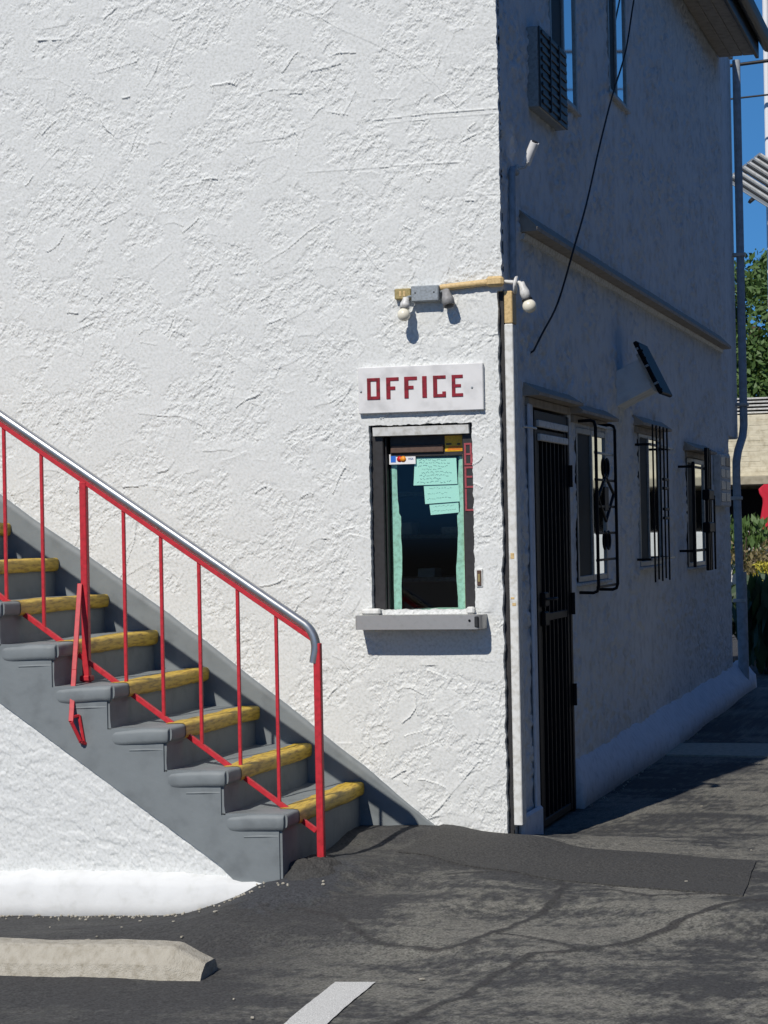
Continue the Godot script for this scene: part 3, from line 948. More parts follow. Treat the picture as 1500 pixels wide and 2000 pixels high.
func make_stair() -> void:
	var S := thing("outdoor_stair", "grey painted concrete stair with yellow step edges rising left along white wall", "stair")
	var nn := noise(FastNoiseLite.TYPE_SIMPLEX_SMOOTH, 2.2, 3, 301)
	for k in 10:
		var xn := nose_x(k)
		var y := tread_y(k)
		var xr := xn - 0.024          # riser face
		var yb := (tread_y(k - 1) if k > 0 else -0.12)
		var xb := nose_x(k + 1) - 0.03
		# profile: up the riser, round the bull nose, back over the tread
		var prof := [Vector2(xr + 0.004, yb - 0.01), Vector2(xr, yb + 0.03), Vector2(xr, y - 0.082)]
		var r := 0.03
		for i in 9:
			var a := -PI / 2 + PI * i / 8.0
			prof.append(Vector2(xn - r + pow(absf(cos(a)), 0.55) * r, y - r + signf(sin(a)) * pow(absf(sin(a)), 0.55) * r * (1.0 if a > 0 else 1.15)))
		prof.append(Vector2(xn - 0.09, y - 0.002))
		prof.append(Vector2(xb + 0.03, y - 0.004))
		prof.append(Vector2(xb - 0.02, y - 0.004))
		prof.append(Vector2(xb - 0.02, y - 0.16))
		var zs := []
		for i in 27: zs.append(lerpf(0.012, 1.196, i / 26.0))
		var s := mb()
		sweep_z(s, prof, zs, nn, true)
		var st := build(s, "step", M.stair_grey, S)
		# painted edge, proud of the nose
		s = mb()
		var e := []
		for i in 12:
			var a := -PI * 0.42 + (PI * 0.42 + PI / 2) * i / 8.0
			if i <= 8: e.append(Vector2(xn - r + pow(absf(cos(a)), 0.55) * (r + 0.0025), y - r + signf(sin(a)) * pow(absf(sin(a)), 0.55) * (r + 0.0025) * (1.0 if a > 0 else 1.15)))
		e.append(Vector2(xn - 0.06, y + 0.0012))
		e.append(Vector2(xn - 0.085, y + 0.0006))
		zs = []
		for i in 31: zs.append(lerpf(0.02, 1.03, i / 30.0))
		paint_strip(s, e, zs, nn, 311 + k)
		build(s, "painted_edge", M.stair_yellow, st)
		# the nose returns along the open side and dies away
		s = mb()
		s.set_smooth_group(0)
		var rings := []
		for i in 15:
			var t := i / 14.0
			var x := xn - 0.012 - 0.30 * t
			var rr := 0.035 * sqrt(clampf(1.0 - pow(t, 9.0), 0.0, 1.0)) + 0.001
			if i == 0: rr *= 0.7
			if i == 1: x = xn - 0.004 - 0.012
			var ring := []
			for q in 10:
				var a := TAU * (q + 0.5) / 10.0
				ring.append(warp_step(Vector3(x, y - 0.004 - rr * 0.94 - 0.02 * t * t + signf(sin(a)) * pow(absf(sin(a)), 0.7) * rr, 1.198 + signf(cos(a)) * pow(absf(cos(a)), 0.7) * rr * 0.5 * sqrt(1.0 - t * t * 0.97)), nn))
			rings.append(ring)
		for i in 14:
			for q in 10:
				var l := (q + 1) % 10
				quad(s, rings[i][q], rings[i + 1][q], rings[i + 1][l], rings[i][l])
		for q in range(1, 9): tri(s, rings[0][0], rings[0][q], rings[0][q + 1])
		build(s, "side_nose", M.stair_grey, st)
		# thin bead below it
		s = mb()
		tube(s, [Vector3(xn - 0.04, y - 0.098, 1.199), Vector3(xn - 0.12, y - 0.1, 1.202), Vector3(xn - 0.2, y - 0.104, 1.2)], 0.006, 6)
		build(s, "bead", M.stair_grey, st)
	# raking side of the stair, zigzag under the treads
	var poly := PackedVector2Array()
	poly.append(Vector2(nose_x(0) - 0.036, -0.3))
	for k in 10:
		poly.append(Vector2(nose_x(k) - 0.036, tread_y(k) - 0.01))
		poly.append(Vector2(nose_x(k + 1) - 0.036, tread_y(k) - 0.01))
	poly.append(Vector2(nose_x(10) - 0.036, 1.35))
	poly.append(Vector2(-2.12, 0.716))
	poly.append(Vector2(-1.06, -0.004))
	poly.append(Vector2(-0.95, -0.11))
	poly.append(Vector2(-0.9, -0.3))
	var s := mb()
	prism(s, poly, 0.9, 1.204, xyz_along_z)
	build(s, "stair_side", M.stair_grey, S)
	# white skirt wall below, trowelled
	s = mb()
	var hn := noise(FastNoiseLite.TYPE_SIMPLEX_SMOOTH, 1.0, 4, 320)
	var cell := 0.006
	var nx := int(2.6 / cell)
	var ny := int(1.7 / cell)
	var pos := PackedVector3Array()
	pos.resize(nx * ny)
	for j in ny:
		for i in nx:
			var x := -3.5 + i * cell
			var yy := -0.16 + j * cell
			var a := hn.get_noise_2d(x / 0.1 + yy / 0.2, yy / 0.075)
			var ro := smoothstep(-0.15, 0.25, hn.get_noise_2d(x / 0.9 + 31.0, yy / 0.8))
			var h := smoothstep(-0.03, 0.02, a) * 0.0042 * (0.55 + 0.45 * ro) + hn.get_noise_2d(x / 0.035, yy / 0.035) * 0.0016 + hn.get_noise_2d(x / 1.5, yy / 1.5) * 0.006
			pos[j * nx + i] = Vector3(x, minf(yy, 0.716 - 0.6774 * (x + 2.12)), 1.194 + h)
	var keep := func(i: int, j: int) -> bool:
		var x := -3.5 + i * cell
		return -0.16 + j * cell < 0.716 - 0.6774 * (x + 2.12) and x < -0.93
	put(grid_mesh(nx, ny, pos, grid_normals(nx, ny, pos), keep), "skirt_wall", M.stucco, S)
	s = mb()
	prism(s, PackedVector2Array([Vector2(-3.6, -0.4), Vector2(-0.98, -0.4), Vector2(-0.98, -0.075), Vector2(-1.1, 0.0), Vector2(-2.12, 0.69), Vector2(-3.6, 1.69)]), 0.3, 1.18, xyz_along_z)
	build(s, "skirt_core", M.skirt_white, S)
	# battered base course, tapering away at the foot of the stair
	s = mb()
	s.set_smooth_group(0)
	var rings := []
	for i in 46:
		var t := i / 45.0
		var x := lerpf(-3.5, -0.84, t)
		var k := smoothstep(-0.86, -1.22, x)
		var w := 1.2 + 0.075 * pow(k, 0.6) + nn.get_noise_2d(x * 6.0, 1.0) * 0.02 * k
		var top := lerpf(-0.075, lerpf(-0.04, -0.062, smoothstep(-1.2, -3.0, x)), k) + nn.get_noise_2d(x * 4.0, 9.0) * 0.016
		var bot := gh(x, w) - 0.04
		rings.append([Vector3(x, top + 0.015, 1.15), Vector3(x, top, 1.2 + 0.004 * k), Vector3(x, top - 0.02 * k, lerpf(1.2, w, 0.75)), Vector3(x, top - 0.055 * k, w), Vector3(x, lerpf(top, bot, 0.6), w + 0.012), Vector3(x, bot, w + 0.02), Vector3(x, bot, 1.1)])
	for i in 45:
		for q in 6:
			quad(s, rings[i][q + 1], rings[i + 1][q + 1], rings[i + 1][q], rings[i][q])
	build(s, "base_course", M.skirt_white, S)
	# grey dado painted on the wall above the steps
	s = mb()
	var up := [Vector2(-3.8, 2.436), Vector2(-2.697, 1.698), Vector2(-1.753, 1.066), Vector2(-0.778, 0.338), Vector2(-0.391, 0.024)]
	var dn := [Vector2(-3.8, 2.0), Vector2(-2.697, 1.2), Vector2(-1.753, 0.6), Vector2(-0.85, -0.05), Vector2(-0.45, -0.06)]
	var rows := []
	for i in 41:
		var f := i / 40.0 * 4.0
		var a := mini(int(f), 3)
		var p: Vector2 = up[a].lerp(up[a + 1], f - a)
		var q: Vector2 = dn[a].lerp(dn[a + 1], f - a)
		p += Vector2(0, nn.get_noise_1d(i * 0.7) * 0.008)
		var row := [Vector3(p.x, p.y, -0.005)]
		for m in 13:
			var c := p.lerp(q, m / 12.0)
			row.append(Vector3(c.x, c.y, 0.0125 + nn.get_noise_2d(c.x * 3.0, c.y * 3.0) * 0.003))
		rows.append(row)
	s.set_smooth_group(0)
	for i in 40:
		for m in 13:
			quad(s, rows[i][m + 1], rows[i + 1][m + 1], rows[i + 1][m], rows[i][m])
	build(s, "painted_dado", M.stair_grey, S)

# sweep a profile (u = x, v = y, running counter-clockwise outside-left) along z stations, closed at both ends
func sweep_z(s: SurfaceTool, prof: Array, zs: Array, n: FastNoiseLite, cap: bool) -> void:
	s.set_smooth_group(0)
	var rows := []
	for z in zs:
		var row := []
		for p in prof: row.append(warp_step(Vector3(p.x, p.y, z), n))
		rows.append(row)
	for i in zs.size() - 1:
		for q in prof.size() - 1:
			s.set_smooth_group(0 if q >= 2 and q < 11 else -1)
			quad(s, rows[i + 1][q], rows[i][q], rows[i][q + 1], rows[i + 1][q + 1])
	if cap:
		s.set_smooth_group(-1)
		var poly := PackedVector2Array(prof)
		var ix := Geometry2D.triangulate_polygon(poly)
		for i in range(0, ix.size(), 3):
			tri(s, rows[-1][ix[i]], rows[-1][ix[i + 1]], rows[-1][ix[i + 2]])

func paint_strip(s: SurfaceTool, prof: Array, zs: Array, n: FastNoiseLite, sd: int) -> void:
	var wn := noise(FastNoiseLite.TYPE_SIMPLEX_SMOOTH, 4.0, 3, sd)
	s.set_smooth_group(0)
	var rows := []
	for z in zs:
		var row := []
		var back: float = 0.5 + wn.get_noise_1d(z) * 1.3
		for i in prof.size():
			var p: Vector2 = prof[i]
			if i == prof.size() - 1: p.x -= 0.012 * back
			if i == 0: p.y -= 0.004 * wn.get_noise_1d(z * 3.0 + 50.0)
			row.append(warp_step(Vector3(p.x, p.y, z), n))
		rows.append(row)
	for i in zs.size() - 1:
		for q in prof.size() - 1:
			quad(s, rows[i + 1][q], rows[i][q], rows[i][q + 1], rows[i + 1][q + 1])

func make_railing() -> void:
	var R := thing("stair_railing", "red steel stair railing with bare metal handrail", "railing")
	var z := 0.97
	var top := func(x: float) -> float: return 1.071 - 0.668 * (x + 0.71)
	var s := mb()
	# round handrail: straight, then bent down at its lower end
	var pts := []
	for i in 9: pts.append(Vector3(lerpf(-3.6, -0.72, i / 8.0), 0, z))
	for i in pts.size(): pts[i].y = top.call(pts[i].x) - 0.024
	var c: Vector3 = pts[-1]
	var dir := Vector3(1, -0.668, 0).normalized()
	var ang := atan2(-0.668, 1.0)
	var q := c
	for i in 7:
		ang -= 0.165
		q += Vector3(cos(ang), sin(ang), 0) * 0.022
		pts.append(q)
	q += Vector3(cos(ang), sin(ang), 0) * 0.035
	pts.append(q)
	tube(s, pts, 0.0215, 16)
	build(s, "handrail", M.steel, R)
	s = mb()
	bar(s, Vector3(-3.6, top.call(-3.6) - 0.066, z), Vector3(-0.668, top.call(-0.668) - 0.066, z), 0.026, 0.02)
	build(s, "top_rail", M.red_paint, R)
	s = mb()
	var low := func(x: float) -> float: return 0.122 - 0.694 * (x + 0.676)
	bar(s, Vector3(-3.6, low.call(-3.6), z), Vector3(-0.682, low.call(-0.682), z), 0.022, 0.022)
	build(s, "bottom_rail", M.red_paint, R)
	for p in [[-0.662, gh(-0.662, z) - 0.03], [-1.789, 0.785]]:
		s = mb()
		bx(s, Vector3(p[0] - 0.0165, p[1], z - 0.0165), Vector3(p[0] + 0.0165, top.call(p[0]) - 0.07, z + 0.0165), 0.003)
		build(s, "post", M.red_paint, R)
		s = mb()
		bx(s, Vector3(p[0] - 0.027, p[1] + 0.012, z - 0.027), Vector3(p[0] + 0.027, p[1] + 0.04, z + 0.027), 0.006)
		build(s, "base_plate", M.red_paint, R)
	for x in [-2.935, -2.76, -2.57, -2.385, -2.191, -2.001, -1.592, -1.409, -1.2245, -1.0395, -0.8565]:
		s = mb()
		bx(s, Vector3(x - 0.0075, low.call(x) + 0.006, z - 0.0075), Vector3(x + 0.0075, top.call(x) - 0.075, z + 0.0075), 0.0015)
		build(s, "baluster", M.red_paint, R)
	# outrigger strap from the upper post down to the side of the stair
	s = mb()
	var k := [Vector3(-1.806, 1.25, 0.992), Vector3(-1.775, 0.86, 1.14), Vector3(-1.745, 0.635, 1.25), Vector3(-1.712, 0.545, 1.225), Vector3(-1.7, 0.53, 1.2)]
	for i in k.size() - 1: bar(s, k[i], k[i + 1], 0.022, 0.014)
	bar(s, Vector3(-1.743, 0.655, 1.24), Vector3(-1.722, 0.66, 1.212), 0.014, 0.012)
	bar(s, Vector3(-1.722, 0.66, 1.212), Vector3(-1.7, 0.53, 1.21), 0.014, 0.012)
	build(s, "strap_brace", M.red_paint, R)

# ---------------------------------------------------------------- things on the front wall
func box_thing(called: String, label: String, category: String, lo: Vector3, hi: Vector3, bev: float, m: Material, group := "") -> MeshInstance3D:
	var s := mb()
	bx(s, lo, hi, bev)
	var o := build(s, called, m)
	tag(o, label, category, group)
	return o

func make_sign() -> void:
	var T := thing("office_sign", "white board sign reading OFFICE in dark red block letters", "sign")
	var s := mb()
	bx(s, Vector3(-0.732, 2.046, 0.004), Vector3(-0.1, 2.274, 0.032), 0.003)
	build(s, "board", M.sign_white, T)
	for x in [-0.718, -0.155]:
		s = mb()
		lathe(s, [[0.006, 0.0], [0.005, 0.002], [0.0, 0.003]], Transform3D(Basis(Vector3.RIGHT, PI / 2), Vector3(x, 2.155, 0.0325)), 10)
		build(s, "screw", M.galvanised, T)
	var G := {
		"O": [[0, 0, 0.28, 1], [0.72, 0, 1, 1], [0, 0.85, 1, 1], [0, 0, 1, 0.15]],
		"F": [[0, 0, 0.33, 1], [0, 0.84, 1, 1], [0, 0.42, 0.72, 0.58]],
		"I": [[0, 0, 1, 1]],
		"C": [[0, 0, 0.32, 1], [0, 0.85, 1, 1], [0, 0, 1, 0.15], [0.72, 0.0, 1, 0.26]],
		"E": [[0, 0, 0.32, 1], [0, 0.85, 1, 1], [0, 0.43, 0.82, 0.57], [0, 0, 1, 0.15]],
	}
	for c in [["O", -0.686, -0.620], ["F", -0.588, -0.524], ["F", -0.496, -0.431], ["I", -0.405, -0.382], ["C", -0.350, -0.286], ["E", -0.256, -0.200]]:
		s = mb()
		var w: float = c[2] - c[1]
		var k := 0.0
		for b in G[c[0]]:
			bx(s, Vector3(c[1] + b[0] * w, 2.114 + b[1] * 0.106, 0.0322), Vector3(c[1] + b[2] * w, 2.114 + b[3] * 0.106, 0.0352 + k), 0.0008)
			k += 0.0003
		build(s, "letter", M.sign_red, T)

func note_texture(sd: int, w: int, h: int, rows: int, dark: float) -> ImageTexture:
	# pen lines too small to read
	var im := Image.create(w, h, false, Image.FORMAT_RGB8)
	im.fill(Color(0.44, 0.86, 0.72).linear_to_srgb())
	var R := RandomNumberGenerator.new()
	R.seed = sd
	for r in rows:
		var y0 := int((r + 0.7) / (rows + 0.6) * h)
		var x := int(w * R.randf_range(0.06, 0.2))
		var end := int(w * R.randf_range(0.6, 0.95))
		while x < end:
			var word := R.randi_range(6, 22)
			var y := float(y0)
			for i in word:
				if x >= w - 3: break
				y = clampf(y + R.randf_range(-2.4, 2.4), y0 - 5.0, y0 + 5.0)
				for d in R.randi_range(1, 3):
					var yy := clampi(int(y) + d, 0, h - 1)
					var v := R.randf_range(dark, dark + 0.25)
					im.set_pixel(x, yy, Color(0.1 * v, 0.32 * v, 0.34 * v).lerp(Color(0.3, 0.6, 0.5), 0.25))
				x += 1
			x += R.randi_range(3, 7)
	return ImageTexture.create_from_image(im)

func note(label: String, c: Array, sd: int, rows: int) -> void:
	# c: four corners, top left first, clockwise, on a sheet behind the glass
	var s := mb()
	var z: float = c[4]
	var uv := [Vector2(0, 0), Vector2(1, 0), Vector2(1, 1), Vector2(0, 1)]
	var arr := []
	arr.resize(Mesh.ARRAY_MAX)
	var v := PackedVector3Array()
	var t := PackedVector2Array()
	var no := PackedVector3Array()
	for zz in [z, z - 0.0006]:
		for k in 4:
			v.append(Vector3(c[k].x, c[k].y, zz)); t.append(uv[k]); no.append(Vector3(0, 0, 1 if zz == z else -1))
	arr[Mesh.ARRAY_VERTEX] = v
	arr[Mesh.ARRAY_NORMAL] = no
	arr[Mesh.ARRAY_TEX_UV] = t
	arr[Mesh.ARRAY_INDEX] = PackedInt32Array([0, 1, 2, 0, 2, 3, 4, 6, 5, 4, 7, 6])
	var m := ArrayMesh.new()
	m.add_surface_from_arrays(Mesh.PRIMITIVE_TRIANGLES, arr)
	var mm := StandardMaterial3D.new()
	mm.resource_name = "note_paper"
	mm.albedo_texture = note_texture(sd, 220, int(220 * absf(c[0].y - c[3].y) / absf(c[1].x - c[0].x)), rows, 0.5)
	mm.roughness = 0.8
	mm.cull_mode = BaseMaterial3D.CULL_DISABLED
	tag(put(m, "paper_note", mm), label, "note", "handwritten notes taped inside the service window")

func make_window_papers() -> void:
	note("largest mint handwritten note, topmost inside the service window", [Vector2(-0.483, 1.826), Vector2(-0.272, 1.82), Vector2(-0.268, 1.692), Vector2(-0.492, 1.69), -0.0885], 1, 8)
	note("middle mint handwritten note below the largest one in the service window", [Vector2(-0.441, 1.688), Vector2(-0.264, 1.69), Vector2(-0.259, 1.606), Vector2(-0.436, 1.597), -0.094], 2, 3)
	note("smallest mint note, lowest of three in the service window", [Vector2(-0.416, 1.594), Vector2(-0.268, 1.603), Vector2(-0.266, 1.552), Vector2(-0.41, 1.542), -0.1], 3, 2)
	# payment card sticker on the outside of the glass
	var T := thing("card_sticker", "small white payment card sticker at upper left of the service window", "sticker")
	var s := mb()
	bx(s, Vector3(-0.611, 1.796, -0.0775), Vector3(-0.476, 1.846, -0.0755), 0.0005)
	build(s, "card", M.card_white, T)
	s = mb()
	bx(s, Vector3(-0.603, 1.806, -0.0765), Vector3(-0.577, 1.838, -0.0745))
	build(s, "blue_emblem", M.card_blue, T)
	for c in [[-0.557, "card_red", 0.0], [-0.539, "card_orange", 0.0006]]:
		s = mb()
		lathe(s, [[0.015, -0.0765], [0.015, -0.0747 + c[2]], [0.0, -0.0747 + c[2]]], Transform3D(Basis(Vector3.RIGHT, PI / 2), Vector3(c[0], 1.8215, 0)), 20)
		build(s, "round_emblem", M[c[1]], T)
	var tm := TextMesh.new()
	tm.text = "VISA"
	tm.font_size = 12
	tm.pixel_size = 0.0011
	tm.depth = 0.001
	var o := put(tm, "lettering", M.card_navy, T)
	o.position = Vector3(-0.5, 1.822, -0.0748)
	var Y := thing("yellow_sticker", "yellow alarm sticker at upper right of the service window", "sticker")
	s = mb()
	bx(s, Vector3(-0.324, 1.852, -0.0745), Vector3(-0.228, 1.93, -0.0725), 0.0005)
	build(s, "sheet", M.sticker_yellow, Y)
	s = mb()
	bx(s, Vector3(-0.318, 1.885, -0.0735), Vector3(-0.29, 1.893, -0.0715))
	bx(s, Vector3(-0.262, 1.884, -0.0735), Vector3(-0.245, 1.892, -0.0715))
	build(s, "dark_print", M.black_print, Y)
	s = mb()
	for i in 3: bx(s, Vector3(-0.312 + i * 0.004, 1.858 + i * 0.0075, -0.0735), Vector3(-0.238 - i * 0.003, 1.8625 + i * 0.0075, -0.0715))
	build(s, "red_print", M.sticker_red, Y)

func make_office_goods() -> void:
	# what shows dimly behind the office glass
	var D := thing("office_desk", "dim desk inside the office behind the service window glass", "desk", Vector3(-0.6, -0.14, -0.8))
	var s := mb()
	bx(s, Vector3(-1.0, 0.94, -1.15), Vector3(-0.2, 0.98, -0.55), 0.006)
	build(s, "top", M.brown_rail, D)
	for x in [-0.96, -0.24]:
		s = mb()
		bx(s, Vector3(x - 0.025, -0.14, -1.1), Vector3(x + 0.025, 0.94, -0.6), 0.004)
		build(s, "leg", M.brown_rail, D)
	var K := thing("office_shelf", "dim shelf unit deep inside the office behind the glass", "shelf", Vector3(-0.9, -0.14, -1.6))
	for y in [0.6, 1.18, 1.42, 1.66]:
		s = mb()
		bx(s, Vector3(-1.5, y, -1.75), Vector3(-0.45, y + 0.025, -1.45), 0.003)
		build(s, "board", M.frame_alu, K)
	for x in [-1.5, -0.45]:
		s = mb()
		bx(s, Vector3(x - 0.02, -0.14, -1.75), Vector3(x + 0.02, 1.9, -1.72), 0.003)
		build(s, "upright", M.frame_alu, K)
	var k := 0
	for e in [[-0.98, 1.445, 0.09, 0.07, "card_white", "white carton on the upper shelf inside the office"], [-0.72, 1.445, 0.13, 0.04, "porcelain", "flat pale box on the upper shelf inside the office"], [-0.86, 1.205, 0.1, 0.05, "card_white", "white carton on the lower shelf inside the office"], [-0.62, 1.205, 0.05, 0.09, "tan_paint", "upright tan carton on the lower shelf inside the office"]]:
		box_thing("carton", e[5], "carton", Vector3(e[0], e[1], -1.62), Vector3(e[0] + e[2], e[1] + e[3], -1.47), 0.004, M[e[4]], "cartons on the office shelf")

func bulb(s: SurfaceTool, at: Vector3, dir: Vector3, r: float) -> void:
	# at = throat of the bulb, dir = towards its tip
	var b := frame_of(dir)
	var t := Transform3D(Basis(b.x, b.z, -b.y), at)
	var prof := [[r * 0.45, -0.005], [r * 0.5, 0.006]]
	for i in 11:
		var a := -PI / 2 + 0.75 + (PI - 0.75) * i / 10.0
		prof.append([maxf(cos(a) * r, 0.0), r * 1.0 + 0.004 + sin(a) * r])
	lathe(s, prof, t, 20)

func holder(s: SurfaceTool, at: Vector3, dir: Vector3, r: float, l: float) -> void:
	var b := frame_of(dir)
	lathe(s, [[0.0, 0.0], [r * 0.62, 0.0], [r * 0.7, l * 0.25], [r, l * 0.55], [r, l], [r * 0.8, l], [r * 0.75, l * 0.7], [0.0, l * 0.7]], Transform3D(Basis(b.x, b.z, -b.y), at), 18)

func make_floodlight() -> void:
	var T := thing("flood_light", "grey junction box wall light with two lamp holders, one bulb missing", "light")
	var s := mb()
	bx(s, Vector3(-0.446, 2.582, 0.0), Vector3(-0.306, 2.66, 0.06), 0.005)
	build(s, "junction_box", M.galvanised, T)
	for x in [-0.425, -0.33]:
		s = mb()
		lathe(s, [[0.004, 0], [0.0035, 0.002], [0, 0.0025]], Transform3D(Basis(Vector3.RIGHT, PI / 2), Vector3(x, 2.625, 0.06)), 8)
		build(s, "screw", M.dark_metal, T)
	s = mb()
	bx(s, Vector3(-0.535, 2.6, 0.0), Vector3(-0.452, 2.652, 0.042), 0.004)
	build(s, "outlet_box", M.brass, T)
	s = mb()
	for x in [-0.505, -0.485]: bx(s, Vector3(x - 0.006, 2.612, 0.04), Vector3(x + 0.006, 2.64, 0.0445), 0.002)
	build(s, "socket", M.tan_paint, T)
	s = mb()
	tube(s, [Vector3(-0.45, 2.61, 0.05), Vector3(-0.462, 2.603, 0.068), Vector3(-0.468, 2.59, 0.078)], 0.008, 8)
	tube(s, [Vector3(-0.306, 2.625, 0.03), Vector3(-0.285, 2.63, 0.04), Vector3(-0.272, 2.615, 0.045)], 0.008, 8)
	build(s, "swivel_arm", M.galvanised, T)
	var d := Vector3(-0.1, -1.0, 0.18).normalized()
	s = mb()
	holder(s, Vector3(-0.466, 2.602, 0.078), d, 0.024, 0.055)
	build(s, "lamp_holder", M.porcelain, T)
	s = mb()
	bulb(s, Vector3(-0.466, 2.602, 0.078) + d * 0.05, d, 0.032)
	build(s, "bulb", M.bulb_glass, T)
	d = Vector3(0.3, -1.0, 0.3).normalized()
	s = mb()
	holder(s, Vector3(-0.275, 2.632, 0.045), d, 0.03, 0.085)
	build(s, "lamp_holder", M.grey_socket, T)
	# conduit to the corner
	s = mb()
	tube(s, [Vector3(-0.306, 2.648, 0.022), Vector3(-0.055, 2.664, 0.024)], 0.016, 12)
	build(s, "conduit", M.tan_paint, T)
	s = mb()
	bx(s, Vector3(-0.075, 2.64, 0.004), Vector3(0.012, 2.69, 0.045), 0.012)
	build(s, "conduit_elbow", M.tan_paint, T)
	# side lamp
	var C := thing("corner_lamp", "white lamp holder with round bulb hung on the building corner", "light")
	s = mb()
	lathe(s, [[0.0, -0.004], [0.042, -0.004], [0.045, 0.003], [0.0, 0.006]], Transform3D(Basis(Vector3.BACK, -PI / 2 - 0.12), Vector3(0.065, 2.645, 0.0)), 22)
	build(s, "canopy_disc", M.porcelain, C)
	s = mb()
	tube(s, [Vector3(0.008, 2.665, -0.012), Vector3(0.05, 2.66, -0.005), Vector3(0.085, 2.655, 0.0), Vector3(0.098, 2.64, 0.0)], 0.01, 10)
	build(s, "arm", M.porcelain, C)
	d = Vector3(0.34, -1.0, 0.05).normalized()
	s = mb()
	holder(s, Vector3(0.092, 2.656, 0.0), d, 0.024, 0.09)
	build(s, "lamp_holder", M.porcelain, C)
	s = mb()
	tube(s, [Vector3(0.092, 2.656, 0.0) + d * 0.086, Vector3(0.092, 2.656, 0.0) + d * 0.094], 0.026, 16)
	build(s, "gasket", M.black_rubber, C)
	s = mb()
	bulb(s, Vector3(0.092, 2.656, 0.0) + d * 0.085, d, 0.034)
	build(s, "bulb", M.bulb_glass, C)
	# bell push
	var P := thing("bell_push", "small brown doorbell push plate right of the service window", "doorbell")
	s = mb()
	bx(s, Vector3(-0.157, 1.186, 0.006), Vector3(-0.125, 1.276, 0.016), 0.003)
	build(s, "backplate", M.white_paint, P)
	s = mb()
	bx(s, Vector3(-0.152, 1.193, 0.016), Vector3(-0.131, 1.268, 0.0215), 0.003)
	build(s, "plate", M.brown_rail, P)
	s = mb()
	bx(s, Vector3(-0.147, 1.212, 0.0215), Vector3(-0.136, 1.25, 0.0245), 0.002)
	build(s, "button", M.brass, P)

# ---------------------------------------------------------------- things on the side wall
func make_gate() -> void:
	var G := thing("security_gate", "black steel security gate in the side doorway by the corner", "gate")
	var z1 := -0.6
	var z0 := -1.5
	var yb := -0.075
	var yt := 2.075
	var s := mb()
	for e in [[z1 - 0.05, z1], [z0, z0 + 0.05]]:
		bx(s, Vector3(-0.04, yb - 0.06, e[0]), Vector3(0.012, yt, e[1]), 0.004)
	bx(s, Vector3(-0.038, yt - 0.05, z0 + 0.05), Vector3(0.01, yt, z1 - 0.05), 0.004)
	build(s, "outer_frame", M.black_iron, G)
	s = mb()
	for e in [[z1 - 0.105, z1 - 0.06], [z0 + 0.06, z0 + 0.105]]:
		bx(s, Vector3(-0.03, yb, e[0]), Vector3(0.006, yt - 0.09, e[1]), 0.003)
	for y in [yb, 0.98, yt - 0.135]:
		bx(s, Vector3(-0.028, y, z0 + 0.105), Vector3(0.004, y + 0.04, z1 - 0.105), 0.003)
	build(s, "leaf_frame", M.black_iron, G)
	for i in 7:
		s = mb()
		var z := lerpf(z1 - 0.14, z0 + 0.14, i / 6.0)
		bx(s, Vector3(-0.018, yb + 0.04, z - 0.0095), Vector3(0.001, yt - 0.135, z + 0.0095), 0.002)
		build(s, "bar", M.black_iron, G)
	s = mb()
	bx(s, Vector3(-0.034, yb, z0 + 0.06), Vector3(-0.031, yt - 0.1, z1 - 0.06))
	build(s, "mesh_panel", M.screen_mesh, G)
	for y in [yt - 0.085, yt - 0.155]:
		s = mb()
		bx(s, Vector3(0.0, y, z0 + 0.07), Vector3(0.022, y + 0.035, z1 - 0.08 - (0.03 if y < 1.95 else 0.0)), 0.003)
		build(s, "closer_rail", M.white_paint, G)
	for y in [1.0, 1.1]:
		s = mb()
		bx(s, Vector3(0.004, y - 0.04, z1 - 0.2), Vector3(0.03, y + 0.035, z1 - 0.1), 0.006)
		build(s, "lock_case", M.black_iron, G)
	s = mb()
	tube(s, [Vector3(0.02, 1.1, z1 - 0.15), Vector3(0.06, 1.1, z1 - 0.15), Vector3(0.065, 1.1, z1 - 0.23)], 0.008, 8)
	build(s, "handle", M.dark_metal, G)
	for y in [0.55, 1.05, 1.75]:
		s = mb()
		tube(s, [Vector3(0.018, y - 0.06, z0 + 0.02), Vector3(0.018, y + 0.06, z0 + 0.02)], 0.014, 10)
		build(s, "hinge", M.black_iron, G)
	s = mb()
	bx(s, Vector3(-0.12, -0.12, -1.52), Vector3(-0.09, 2.1, -0.58))
	tag(build(s, "house_door", M.interior_dark), "dark door behind the black security gate", "door")
	# latch hook between gate and corner board
	var H := thing("wall_hook", "thin pale metal hook beside the top of the security gate", "hook")
	s = mb()
	tube(s, [Vector3(0.012, 1.975, -0.32), Vector3(0.03, 1.975, -0.4), Vector3(0.03, 1.975, -0.56)], 0.006, 8)
	build(s, "rod", M.porcelain, H)

